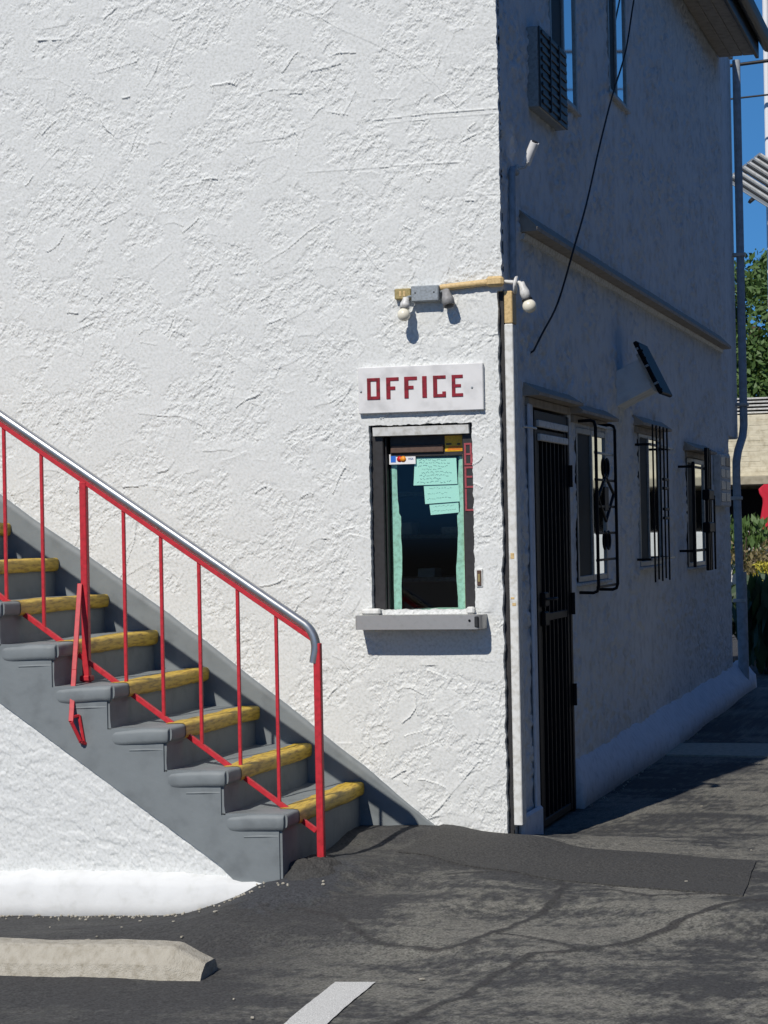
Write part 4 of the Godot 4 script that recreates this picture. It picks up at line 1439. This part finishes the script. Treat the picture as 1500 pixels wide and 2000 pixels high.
func make_guards() -> void:
	var g := "iron guards over the side windows"
	var G := thing("window_guard", "ladder-like black iron guard with scrolls on window nearest the gate", "window guard", Vector3.ZERO, g)
	var s: SurfaceTool
	var x := 0.11
	for z in [-1.77, -2.38]:
		s = mb()
		tube(s, [Vector3(0.0, 2.065, z), Vector3(x - 0.03, 2.068, z), Vector3(x - 0.008, 2.06, z), Vector3(x, 2.035, z), Vector3(x, 1.13, z), Vector3(x - 0.008, 1.106, z), Vector3(x - 0.03, 1.098, z), Vector3(0.0, 1.1, z)], 0.0095, 8)
		build(s, "upright", M.black_iron, G)
	for i in 7:
		s = mb()
		var y := 2.04 - i * 0.152
		bx(s, Vector3(x - 0.014, y - 0.007, -2.375), Vector3(x - 0.006, y + 0.007, -1.775), 0.002)
		build(s, "cross_bar", M.frame_alu if i < 2 else M.black_iron, G)
	for e in [[1.81, 0.05], [1.39, 0.05]]:
		for z in [-2.05, -2.16]:
			s = mb()
			var p := []
			for i in 17:
				var a := TAU * i / 16.0
				p.append(Vector3(x - 0.01, e[0] + sin(a) * e[1], z + cos(a) * 0.045))
			tube(s, p, 0.008, 6, false)
			build(s, "scroll", M.black_iron, G)
	s = mb()
	for e in [[Vector3(x - 0.01, 1.76, -2.1), Vector3(x - 0.01, 1.66, -2.36)], [Vector3(x - 0.01, 1.66, -2.36), Vector3(x - 0.01, 1.5, -2.1)], [Vector3(x - 0.01, 1.5, -2.1), Vector3(x - 0.01, 1.63, -1.85)], [Vector3(x - 0.01, 1.63, -1.85), Vector3(x - 0.01, 1.76, -2.1)]]:
		tube(s, [e[0], e[1]], 0.009, 6)
	build(s, "diamond", M.black_iron, G)
	s = mb()
	bx(s, Vector3(x - 0.02, 1.56, -2.17), Vector3(x - 0.004, 1.7, -2.04), 0.005)
	build(s, "centre_plate", M.black_iron, G)

	var K := thing("window_guard", "guard of plain vertical black bars on the middle ground-floor side window", "window guard", Vector3.ZERO, g)
	for i in 5:
		var z := lerpf(-3.78, -4.39, i / 4.0)
		s = mb()
		bx(s, Vector3(x - 0.0055, 1.1 + 0.015 * (i % 2), z - 0.0055), Vector3(x + 0.0055, 2.13, z + 0.0055), 0.001)
		build(s, "bar", M.black_iron, K)
	for y in [2.0, 1.25]:
		s = mb()
		bx(s, Vector3(x - 0.02, y - 0.009, -4.75), Vector3(x - 0.01, y + 0.009, -3.74), 0.002)
		build(s, "cross_bar", M.frame_alu, K)
		for z in [-3.75, -4.73]:
			s = mb()
			bx(s, Vector3(-0.002, y - 0.008, z - 0.01), Vector3(x - 0.01, y + 0.008, z + 0.01), 0.002)
			build(s, "wall_arm", M.black_iron, K)
	for y in [1.78, 1.72, 1.58, 1.52]:
		s = mb()
		bx(s, Vector3(x - 0.01, y - 0.01, -4.4), Vector3(x + 0.008, y + 0.01, -4.2), 0.003)
		build(s, "collar", M.black_iron, K)

	var N := thing("window_guard", "guard of clustered black bars on the farthest ground-floor side window", "window guard", Vector3.ZERO, g)
	for e in [[-5.62, 1.16, 1.935, 0.018], [-6.32, 1.12, 2.06, 0.02], [-6.42, 1.12, 2.06, 0.02], [-6.52, 1.12, 2.05, 0.018], [-6.75, 1.12, 1.7, 0.012]]:
		s = mb()
		bx(s, Vector3(x - e[3] * 0.6, e[1], e[0] - e[3]), Vector3(x + e[3] * 0.6, e[2], e[0] + e[3]), 0.003)
		build(s, "bar", M.black_iron, N)
	for y in [1.9, 1.28]:
		s = mb()
		bx(s, Vector3(x - 0.02, y - 0.01, -6.6), Vector3(x - 0.012, y + 0.01, -5.6), 0.002)
		build(s, "cross_bar", M.black_iron, N)
		s = mb()
		bx(s, Vector3(-0.002, y - 0.009, -5.63), Vector3(x - 0.012, y + 0.009, -5.61), 0.002)
		build(s, "wall_arm", M.black_iron, N)
	for y in [1.7, 1.45]:
		s = mb()
		bx(s, Vector3(x - 0.03, y - 0.04, -6.56), Vector3(x + 0.026, y + 0.04, -6.28), 0.008)
		build(s, "collar", M.black_iron, N)

	var V := thing("louvre_panel", "pale louvred vent panel low on the side wall near the rear downspout", "vent")
	s = mb()
	bx(s, Vector3(-0.01, 1.62, -8.3), Vector3(0.05, 2.06, -7.6), 0.01)
	build(s, "case", M.trim_shade, V)
	for r in 4:
		for c in 2:
			s = mb()
			bx(s, Vector3(0.045, 1.66 + r * 0.1, -8.24 + c * 0.32), Vector3(0.054, 1.735 + r * 0.1, -7.97 + c * 0.32), 0.003)
			build(s, "slot", M.ac_metal if r == 3 and c == 0 else M.frame_alu, V)

func make_side_things() -> void:
	var s: SurfaceTool
	# room air conditioner through the wall
	var A := thing("air_conditioner", "dark through-wall air conditioner below the upper front window", "air conditioner")
	var x := 0.06
	s = mb()
	bx(s, Vector3(-0.1, 3.64, -1.4), Vector3(x - 0.008, 4.06, -0.7), 0.006)
	build(s, "case", M.frame_alu, A)
	s = mb()
	bx(s, Vector3(x - 0.008, 3.64, -1.4), Vector3(x, 4.06, -0.7), 0.002)
	build(s, "grille_back", M.ac_metal, A)
	for i in 9:
		s = mb()
		bx(s, Vector3(x, 3.665 + i * 0.045, -1.37), Vector3(x + 0.008, 3.685 + i * 0.045, -0.73), 0.002)
		build(s, "slat", M.dark_metal, A)
	for z in [-1.16, -0.93]:
		s = mb()
		bx(s, Vector3(x, 3.65, z - 0.008), Vector3(x + 0.012, 4.05, z + 0.008), 0.002)
		build(s, "upright", M.dark_metal, A)
	# bullet camera
	var C := thing("security_camera", "small white bullet security camera high on the shaded side wall", "camera")
	s = mb()
	lathe(s, [[0.0, 0.0], [0.022, 0.0], [0.02, 0.012], [0.0, 0.014]], Transform3D(Basis(Vector3.BACK, -PI / 2), Vector3(0.0, 3.27, -0.36)), 16)
	build(s, "base", M.porcelain, C)
	s = mb()
	tube(s, [Vector3(0.0, 3.27, -0.36), Vector3(0.05, 3.27, -0.33), Vector3(0.062, 3.295, -0.33)], 0.008, 8)
	build(s, "arm", M.porcelain, C)
	s = mb()
	var d := Vector3(0.045, 0.08, 0.03).normalized()
	var b := Vector3(0.048, 3.29, -0.36)
	tube(s, [b, b + d * 0.005, b + d * 0.12], 0.023, 16)
	build(s, "body", M.card_white, C)
	s = mb()
	tube(s, [b + d * 0.1195, b + d * 0.1235], 0.017, 14)
	build(s, "lens", M.black_rubber, C)
	# conduit down the corner
	s = mb()
	tube(s, [Vector3(0.012, 3.24, -0.3), Vector3(0.012, 3.245, -0.22), Vector3(0.012, 3.225, -0.2), Vector3(0.012, 2.7, -0.18)], 0.017, 10)
	tag(build(s, "wall_conduit", M.pipe_paint), "thin white painted conduit running down the side wall below the camera", "conduit")
	# cable looping down the side wall
	s = mb()
	var pts := []
	var cp := [Vector3(0.03, 6.2, -5.1), Vector3(0.035, 5.5, -4.4), Vector3(0.04, 4.917, -3.814), Vector3(0.05, 4.492, -3.394), Vector3(0.07, 4.073, -2.742), Vector3(0.09, 3.665, -2.167), Vector3(0.11, 3.261, -1.628), Vector3(0.112, 2.981, -1.25), Vector3(0.06, 2.664, -1.038), Vector3(0.03, 2.48, -0.771), Vector3(0.012, 2.361, -0.594)]
	for i in cp.size() - 1:
		for k in 5:
			pts.append(cp[i].cubic_interpolate(cp[i + 1], cp[maxi(i - 1, 0)], cp[mini(i + 2, cp.size() - 1)], k / 5.0))
	pts.append(Vector3(-0.01, 2.354, -0.58))
	tube(s, pts, 0.0055, 6)
	tag(build(s, "hanging_cable", M.black_rubber), "black cable hanging slack down the shaded side wall", "cable")
	# tilted box vent with a dark grille
	var V := thing("exhaust_vent", "boxy side-wall vent tilted upward with a ragged dark grille end", "vent")
	var t := Transform3D(Basis(Vector3.BACK, 0.45), Vector3(0.0, 2.33, -3.15))
	s = mb()
	bx(s, Vector3(-0.12, -0.1, -0.28), Vector3(0.2, 0.1, 0.03), 0.004, t)
	build(s, "duct", M.stucco_side, V)
	s = mb()
	bx(s, Vector3(0.2, -0.13, -0.3), Vector3(0.222, 0.13, 0.055), 0.004, t)
	build(s, "flange", M.trim_shade, V)
	s = mb()
	bx(s, Vector3(0.2225, -0.165, -0.31), Vector3(0.25, 0.2, 0.1), 0.006, t)
	build(s, "grille_frame", M.black_iron, V)
	var R := RandomNumberGenerator.new()
	R.seed = 4
	for i in 14:
		s = mb()
		var y := -0.15 + i * 0.0245
		bx(s, Vector3(0.225, y, 0.1002), Vector3(0.225 + R.randf_range(0.012, 0.035), y + 0.014, 0.112), 0.002, t)
		build(s, "grille_slat", M.galvanised if i % 5 == 2 else M.black_iron, V)
	# gutter and downspout
	s = mb()
	var prof := PackedVector2Array()
	for i in 9:
		var a := PI + PI * i / 8.0
		prof.append(Vector2(0.405 + cos(a) * 0.058, 5.64 + sin(a) * 0.09))
	for i in 9:
		var a := TAU - PI * i / 8.0
		prof.append(Vector2(0.405 + cos(a) * 0.052, 5.641 + sin(a) * 0.083))
	prism(s, prof, -8.62, 0.34, xyz_along_z)
	tag(build(s, "roof_gutter", M.dark_metal), "dark half-round gutter along the eave of the white building", "gutter")
	var D := thing("downspout", "grey painted downspout at the rear corner with a bend under the overhang", "downspout")
	s = mb()
	tube(s, [Vector3(0.045, 5.66, -9.36), Vector3(0.045, 5.2, -9.36), Vector3(0.045, 2.36, -9.36), Vector3(0.04, 2.26, -9.3), Vector3(0.03, 2.12, -9.02), Vector3(0.03, 2.02, -8.88), Vector3(0.03, 1.9, -8.86), Vector3(0.05, 0.12, -8.86)], 0.036, 12)
	build(s, "pipe", M.pipe_paint, D)
	s = mb()
	tube(s, [Vector3(0.055, 1.05, -8.86), Vector3(0.06, 0.1, -8.86)], 0.046, 12)
	build(s, "sleeve", M.pipe_paint, D)
	for e in [[3.9, -9.36, 0.045], [2.55, -9.36, 0.045], [1.7, -8.86, 0.03], [0.8, -8.86, 0.05]]:
		s = mb()
		bx(s, Vector3(-0.02, e[0] - 0.015, e[1] - 0.05), Vector3(e[2] + 0.045, e[0] + 0.015, e[1] + 0.05), 0.004)
		build(s, "strap", M.trim_shade, D)

# ---------------------------------------------------------------- lot
func make_lot() -> void:
	ground_sheet("asphalt_patch", [Vector2(-0.42, 0.6), Vector2(1.24, 1.17), Vector2(1.2, 0.33), Vector2(-0.35, 0.0)], 0.007, 0.06, M.patch_asphalt)
	ground_sheet("parking_line", [Vector2(0.04, 5.5), Vector2(0.185, 5.5), Vector2(0.062, 2.578), Vector2(-0.083, 2.606)], 0.005, 0.05, M.road_paint, false)
	ground_sheet("concrete_strip", [Vector2(0.06, -4.05), Vector2(3.6, -3.9), Vector2(3.6, -4.7), Vector2(0.06, -4.75)], 0.012, 0.15, M.concrete)
	# lump of tar at the foot of the stair
	var s := mb()
	s.set_smooth_group(0)
	var nn := noise(FastNoiseLite.TYPE_SIMPLEX_SMOOTH, 9.0, 3, 401)
	var rings := []
	for i in 9:
		var f := i / 8.0
		var ring := []
		for k in 28:
			var a := TAU * k / 28.0
			var r := f * (1.0 + nn.get_noise_2d(cos(a), sin(a)) * 0.35)
			var p := Vector3(-0.68 + cos(a) * r * 0.13, 0, 1.09 + sin(a) * r * 0.16)
			p.y = gh(p.x, p.z) + 0.045 * sqrt(1.0 - minf(f * f, 1.0)) * (1.0 + nn.get_noise_2d(p.x * 2.0, p.z * 2.0) * 0.5) - 0.012
			ring.append(p)
		rings.append(ring)
	for i in 8:
		for k in 28:
			var l := (k + 1) % 28
			quad(s, rings[i][l], rings[i][k], rings[i + 1][k], rings[i + 1][l])
	tag(build(s, "tar_mound", M.patch_asphalt), "dark tar lump round the lower railing post at the stair foot", "tar patch")
	# wheel stop
	var W := thing("wheel_stop", "weathered concrete wheel stop lying on the asphalt", "wheel stop")
	s = mb()
	var wn := noise(FastNoiseLite.TYPE_SIMPLEX_SMOOTH, 5.0, 4, 402)
	var prof := [Vector2(2.435, 0.0), Vector2(2.455, 0.075), Vector2(2.475, 0.118), Vector2(2.49, 0.125), Vector2(2.58, 0.124), Vector2(2.597, 0.117), Vector2(2.645, 0.062), Vector2(2.668, 0.0)]
	rings = []
	var xs := spaced([[-2.55, -2.42, 0.02], [-2.42, -0.74, 0.03], [-0.74, -0.6, 0.02]])
	for i in xs.size():
		var x := xs[i]
		var e := minf(smoothstep(-0.598, -0.74, x), smoothstep(-2.552, -2.42, x))
		var hgt := lerpf(0.52, 1.0, clampf(minf((-0.6 - x) / 0.13, (x + 2.55) / 0.13), 0.0, 1.0))
		var ring := []
		for p in prof:
			var zc := 2.552
			var z: float = zc + (p.x - zc) * lerpf(0.86, 1.0, e)
			var v := Vector3(x, p.y * hgt, z)
			var g := gh(x, 2.55) - 0.012
			ring.append(Vector3(v.x, v.y + g, v.z) + Vector3(0, wn.get_noise_3dv(v), wn.get_noise_3dv(v + Vector3(9, 0, 0))) * 0.005)
		rings.append(ring)
	for i in rings.size() - 1:
		for k in prof.size() - 1:
			s.set_smooth_group(-1)
			quad(s, rings[i][k + 1], rings[i + 1][k + 1], rings[i + 1][k], rings[i][k])
	s.set_smooth_group(-1)
	for k in range(1, prof.size() - 1):
		tri(s, rings[-1][0], rings[-1][k], rings[-1][k + 1])
		tri(s, rings[0][0], rings[0][k + 1], rings[0][k])
	build(s, "block", M.concrete, W)
	# litter
	var R := RandomNumberGenerator.new()
	R.seed = 19
	s = mb()
	for i in 34:
		var p := Vector2(R.randf_range(-1.6, 2.2), R.randf_range(-3.0, 3.4))
		if i < 18: p = Vector2(R.randf_range(-2.6, -0.9), R.randf_range(1.4, 2.35))
		if p.x < 0.15 and p.y < 1.4: continue
		var r := R.randf_range(0.003, 0.01)
		var t := Transform3D(Basis(Vector3.UP, R.randf() * TAU), Vector3(p.x, gh(p.x, p.y) + 0.006, p.y))
		bx(s, Vector3(-r, -0.003, -r * 0.7), Vector3(r, R.randf_range(0.001, 0.004), r * 0.7), 0.001, t)
	for i in 260:
		var x := R.randf_range(-2.7, -0.8)
		var z := 1.3 + absf(R.randfn()) * 0.035
		if i % 3 == 0:
			x = R.randf_range(0.06, 0.12)
			z = R.randf_range(-6.0, -1.6)
		if i % 19 == 0:
			x = R.randf_range(-0.95, -0.55)
			z = R.randf_range(1.22, 1.36)
		var r := R.randf_range(0.002, 0.008)
		var t := Transform3D(Basis(Vector3(R.randf(), R.randf(), R.randf()).normalized(), R.randf() * TAU), Vector3(x, gh(x, z) + 0.004, z))
		bx(s, Vector3(-r, -r * 0.6, -r * 0.8), Vector3(r, r * 0.6, r * 0.8), r * 0.4, t)
	tag(build(s, "ground_litter", M.concrete), "scattered pale crumbs and bits of paper on the asphalt", "litter", "", "stuff")

# ---------------------------------------------------------------- background
func leaf_cloud(s: SurfaceTool, R: RandomNumberGenerator, centres: Array, count: int, size: float, upright := 0.0) -> void:
	for i in count:
		var c: Array = centres[R.randi() % centres.size()]
		var d := Vector3(R.randfn(), R.randfn(), R.randfn()).normalized() * pow(R.randf(), 0.4)
		var p: Vector3 = c[0] + d * c[1]
		var n := (d + Vector3(R.randfn(), R.randfn(), R.randfn()) * 0.6).normalized()
		var f := frame_of(n)
		var a := R.randf() * TAU
		var u := (f.x * cos(a) + f.y * sin(a)).lerp(Vector3.UP, upright) * size * R.randf_range(0.6, 1.4)
		var v := n.cross(u).normalized() * u.length() * 0.42
		tri(s, p - u, p + v, p + u)
		tri(s, p - u, p + u, p - v)

func make_background() -> void:
	var s: SurfaceTool
	var R := RandomNumberGenerator.new()
	R.seed = 31
	# low cream building across the rear lot
	var z := -30.0
	var B := thing("low_cream_building", "low cream brick building in sun beyond the rear lot", "building")
	s = mb()
	bx(s, Vector3(-16, 2.36, z - 5.0), Vector3(24, 3.5, z), 0.01)
	bx(s, Vector3(-16, -0.4, z - 5.0), Vector3(24, 2.35, z - 4.8), 0.01)
	build(s, "wall", M.cream_brick, B)
	s = mb()
	bx(s, Vector3(0, 0, -0.01), Vector3(0.408, 0.088, 0.004), 0.003)
	s.generate_normals()
	var one := s.commit()
	for row in 11:
		for i in 10:
			var br := put(one, "brick", M.cream_brick, B)
			br.position = Vector3(-4.6 + i * 0.42 + (0.21 if row % 2 else 0.0), 2.44 + row * 0.096, z + R.randf_range(-0.003, 0.003))
	s = mb()
	bx(s, Vector3(-16, 2.2, z - 1.0), Vector3(24, 2.36, z + 0.25), 0.01)
	build(s, "canopy_edge", M.cream_fascia, B)
	for i in 5:
		s = mb()
		bx(s, Vector3(-16, 3.53 + i * 0.066, z - 0.6), Vector3(24, 3.562 + i * 0.066, z - 0.1), 0.004)
		build(s, "parapet_slat", M.trim_shade, B)
	s = mb()
	bx(s, Vector3(-16, 3.5, z - 1.4), Vector3(24, 3.84, z - 0.7))
	build(s, "parapet_back", M.interior_dark, B)
	s = mb()
	bx(s, Vector3(-16, -0.4, z - 4.7), Vector3(24, 2.2, z - 4.6))
	build(s, "dark_bay", M.interior_dark, B)
	for x in [-12.0, -7.0, 0.4, 6.0, 12.0]:
		s = mb()
		bx(s, Vector3(x - 0.14, -0.3, z - 0.5), Vector3(x + 0.14, 2.2, z - 0.22), 0.01)
		build(s, "column", M.cream_brick, B)
	s = mb()
	bx(s, Vector3(-16, -0.4, -26.2), Vector3(24, 1.36, -26.0), 0.02)
	tag(build(s, "garden_wall", M.white_paint), "low white garden wall in front of the cream building", "wall")
	# red garment on a line
	var G := thing("red_garment", "red dress hanging in the dark bay of the cream building", "clothing")
	s = mb()
	s.set_smooth_group(0)
	var rows := []
	for i in 13:
		var f := i / 12.0
		var w := lerpf(0.12, 0.24, smoothstep(0.0, 1.0, f)) + (0.1 * smoothstep(0.3, 0.12, f) if f > 0.08 else 0.0)
		var row := []
		for k in 17:
			var a := TAU * k / 16.0
			row.append(Vector3(-1.86 + cos(a) * w, 2.2 - f * 1.02, z + 0.5 + sin(a) * (0.05 + 0.03 * sin(a * 5.0 + f * 2.0))))
		rows.append(row)
	for i in 12:
		for k in 16: quad(s, rows[i][k + 1], rows[i][k], rows[i + 1][k], rows[i + 1][k + 1])
	build(s, "cloth", M.red_cloth, G)
	s = mb()
	tube(s, [Vector3(-1.86, 2.34, z + 0.5), Vector3(-1.86, 2.19, z + 0.5)], 0.01, 6)
	build(s, "hanger", M.dark_metal, G)
	# shrubs
	for e in [["dry_shrub", "dry brownish shrub against the low white garden wall", "leaf_dry", Vector3(-1.6, 0.85, -24.9), 0.36, 1100, 0.06, 0.4], ["leafy_shrub", "green leafy shrub left of the dry one by the downspout", "leaf", Vector3(-2.0, 1.25, -25.3), 0.4, 700, 0.1, 0.6], ["strap_leaf_plant", "dark strap-leaved plant in shade behind the rear corner", "leaf_dark", Vector3(-0.2, 0.4, -12.9), 0.42, 900, 0.16, 0.75]]:
		var T := thing(e[0], e[1], "shrub", Vector3(e[3].x, -0.12, e[3].z))
		s = mb()
		var cs := []
		for i in 8: cs.append([e[3] + Vector3(R.randfn() * 0.4, R.randfn() * 0.25, R.randfn() * 0.4) * e[4] * 1.2, e[4] * 0.7])
		leaf_cloud(s, R, cs, e[5], e[6], e[7])
		build(s, "foliage", M[e[2]], T)
		s = mb()
		for i in 7:
			var a := R.randf() * TAU
			tube(s, [Vector3(e[3].x + cos(a) * 0.05, -0.2, e[3].z + sin(a) * 0.05), e[3] + Vector3(cos(a) * e[4] * 0.6, R.randf() * 0.2, sin(a) * e[4] * 0.6)], 0.014, 5)
		build(s, "stem", M.bark, T)
	var Y := thing("yellow_flowers", "tall plant with yellow flower spikes in front of the garden wall", "plant", Vector3(-1.2, -0.12, -22.2))
	for i in 4:
		var bx0 := Vector3(-1.29 + i * 0.08, -0.3, -22.2 + R.randf() * 0.3)
		s = mb()
		tube(s, [bx0 + Vector3(0, -0.2, 0), bx0 + Vector3(0.02, 1.15, 0)], 0.012, 5)
		build(s, "stem", M.leaf, Y)
		s = mb()
		leaf_cloud(s, R, [[bx0 + Vector3(0.02, 0.95 + R.randf() * 0.1, 0), 0.1], [bx0 + Vector3(0.02, 1.15, 0), 0.07]], 60, 0.045)
		build(s, "flower_spike", M.petal, Y)
	# dark hedge in the building's shade
	var H := thing("shaded_hedge", "dark hedge in the shade behind the rear corner", "hedge", Vector3(-1.4, -0.12, -15.0))
	s = mb()
	var hc := []
	for i in 16: hc.append([Vector3(R.randf_range(-2.6, 0.6), R.randf_range(0.0, 0.6), R.randf_range(-16.0, -14.2)), 0.36])
	leaf_cloud(s, R, hc, 3200, 0.1)
	build(s, "foliage", M.leaf_dark, H)
	# tree
	for e in [["dense, bushy", -4.0, -45.0, 8.4, "dense green tree rising above the low cream building"], ["loose", 9.0, -52.0, 8.0, "second green tree farther right behind the cream building"]]:
		var T := thing("green_tree", e[4], "tree", Vector3(e[1], -0.12, e[2]), "trees behind the cream building")
		s = mb()
		tube(s, [Vector3(e[1], -0.3, e[2]), Vector3(e[1] + 0.1, 2.0, e[2]), Vector3(e[1], 4.5, e[2]), Vector3(e[1] + 0.2, 6.5, e[2])], 0.16, 8)
		build(s, "trunk", M.bark, T)
		for i in 6:
			var a := TAU * i / 6.0
			s = mb()
			tube(s, [Vector3(e[1], 2.8 + i * 0.4, e[2]), Vector3(e[1] + cos(a) * 1.8, 4.2 + i * 0.5, e[2] + sin(a) * 1.8)], 0.08, 6)
			build(s, "limb", M.bark, T)
		s = mb()
		var cs := []
		for i in 80:
			var y := R.randf_range(2.6, e[3])
			var rad := 2.7 * sqrt(clampf(1.0 - pow((y - 4.6) / 4.3, 2.0), 0.05, 1.0))
			var a := R.randf() * TAU
			var q := rad * sqrt(R.randf())
			cs.append([Vector3(e[1] + cos(a) * q, y - 0.3, e[2] + sin(a) * q), R.randf_range(0.45, 0.8)])
		leaf_cloud(s, R, cs, 34000, 0.1)
		build(s, "crown", M.leaf, T)
	# white mast with a slatted platform
	var P := thing("white_mast", "tall white mast standing beyond the rear corner", "mast", Vector3(-1.5, -0.12, -26.9))
	s = mb()
	tube(s, [Vector3(-1.52, -0.3, -26.9), Vector3(-1.495, 14.0, -26.9)], 0.055, 14)
	build(s, "pole", M.card_white, P)
	s = mb()
	tube(s, [Vector3(-1.495, 14.0, -26.9), Vector3(-1.495, 14.08, -26.9)], 0.075, 14)
	build(s, "cap", M.card_white, P)
	var Q := thing("dark_pole", "dark utility pole beside the white mast", "utility pole", Vector3(-1.26, -0.12, -26.4))
	s = mb()
	tube(s, [Vector3(-1.3, -0.3, -26.4), Vector3(-1.3, 15.0, -26.4)], 0.085, 12)
	build(s, "pole", M.dark_metal, Q)
	s = mb()
	bx(s, Vector3(-2.1, 13.4, -26.45), Vector3(-0.5, 13.52, -26.32), 0.01)
	build(s, "cross_arm", M.bark, Q)
	var F := thing("slatted_canopy", "tilted grey slatted metal canopy fixed high on the white mast", "canopy", Vector3(-1.5, 6.6, -26.0))
	var t := Transform3D(Basis(Vector3.BACK, -0.62) * Basis(Vector3.RIGHT, 0.55), Vector3(-1.28, 7.02, -25.9))
	for i in 5:
		s = mb()
		bx(s, Vector3(-0.7, 0.0, -0.75 + i * 0.3), Vector3(0.9, 0.02, -0.5 + i * 0.3), 0.004, t)
		build(s, "panel", M.galvanised, F)
	for i in 4:
		s = mb()
		bx(s, Vector3(-0.62 + i * 0.45, -0.07, -0.8), Vector3(-0.57 + i * 0.45, -0.003, 0.78), 0.004, t)
		build(s, "beam", M.dark_metal, F)
	for i in 12:
		s = mb()
		bx(s, Vector3(-0.66, 0.021, -0.7 + i * 0.115), Vector3(0.2, 0.05, -0.66 + i * 0.115), 0.003, t)
		build(s, "slat", M.dark_metal if i % 2 else M.trim_shade, F)
	# added building-shaped block, unseen: it keeps the low sky off the side wall
	var N := thing("added_sky_blocker", "added unseen grey block keeping low sky off the side wall", "building", Vector3(9.0, -0.12, -3.0))
	s = mb()
	bx(s, Vector3(7.2, -0.4, -17.0), Vector3(15.0, 6.6, 9.0), 0.02)
	build(s, "wall", M.blocker_grey, N)
	s = mb()
	bx(s, Vector3(6.9, 6.61, -17.3), Vector3(15.3, 6.85, 9.3), 0.02)
	build(s, "roof", M.dark_metal, N)
	for i in 6:
		for y in [0.9, 4.0]:
			s = mb()
			bx(s, Vector3(7.17, y, -15.5 + i * 4.2), Vector3(7.24, y + 1.3, -13.7 + i * 4.2), 0.01)
			build(s, "window", M.screen_mesh, N)  # dark panels on the added block
	# overhead wires
	for e in [["thick upper overhead wire beyond the rear corner", 9.22, 9.28, 0.03], ["thin lower overhead wire beyond the rear corner", 8.655, 8.70, 0.016], ["topmost overhead wire out behind the building", 10.4, 10.5, 0.02]]:
		s = mb()
		var p := []
		for i in 25:
			var f := i / 24.0
			var x := lerpf(-26.0, 24.0, f)
			var sl: float = (e[2] - e[1]) / 0.383
			p.append(Vector3(x, e[1] + sl * 0.35 * (x + 1.77) + 0.002 * pow(x + 1.77, 2.0), -26.25))
		tube(s, p, e[3], 6)
		tag(build(s, "overhead_wire", M.black_rubber), e[0], "wire", "overhead wires")

# ---------------------------------------------------------------- scene
func _ready() -> void:
	rng.seed = 1
	var cam := Camera3D.new()
	cam.name = "camera"
	cam.transform = Transform3D(Basis(Vector3(0.95980623, -0.01931145, -0.27999835), Vector3(0.02111574, 0.99977116, 0.00342855), Vector3(0.27986807, -0.00920312, 0.95999436)).orthonormalized(), Vector3(2.34201, 1.46365, 10.16466))
	cam.fov = rad_to_deg(2.0 * atan(1000.0 / 4200.0))
	cam.near = 0.1
	cam.far = 400.0
	add_child(cam)
	cam.current = true

	var env := Environment.new()
	env.background_mode = Environment.BG_SKY
	var sky := Sky.new()
	var sm := ProceduralSkyMaterial.new()
	sm.sky_top_color = Color(0.02, 0.075, 0.235).linear_to_srgb()
	sm.sky_horizon_color = Color(0.1, 0.36, 0.8).linear_to_srgb()
	sm.sky_curve = 0.18
	sm.ground_bottom_color = Color(0.05, 0.05, 0.05).linear_to_srgb()
	sm.ground_horizon_color = Color(0.08, 0.08, 0.08).linear_to_srgb()
	sm.sun_angle_max = 8.0
	sky.sky_material = sm
	env.sky = sky
	env.tonemap_mode = Environment.TONE_MAPPER_LINEAR
	env.tonemap_exposure = 1.0
	env.sdfgi_enabled = true
	env.ssao_enabled = true
	env.ssil_enabled = true
	var we := WorldEnvironment.new()
	we.name = "environment"
	we.environment = env
	add_child(we)

	var sun := DirectionalLight3D.new()
	sun.name = "sun"
	sun.light_energy = 1.25
	sun.light_color = Color(1.0, 0.975, 0.94)
	sun.light_angular_distance = 0.5
	sun.shadow_enabled = true
	sun.transform = Transform3D(Basis.looking_at(SUN.normalized(), Vector3.UP), Vector3(0, 12, 10))
	add_child(sun)

	make_materials()
	make_ground()
	make_building()
	make_stair()
	make_railing()
	make_lot()
	make_sign()
	make_window_papers()
	make_office_goods()
	make_floodlight()
	make_gate()
	make_guards()
	make_side_things()
	make_background()
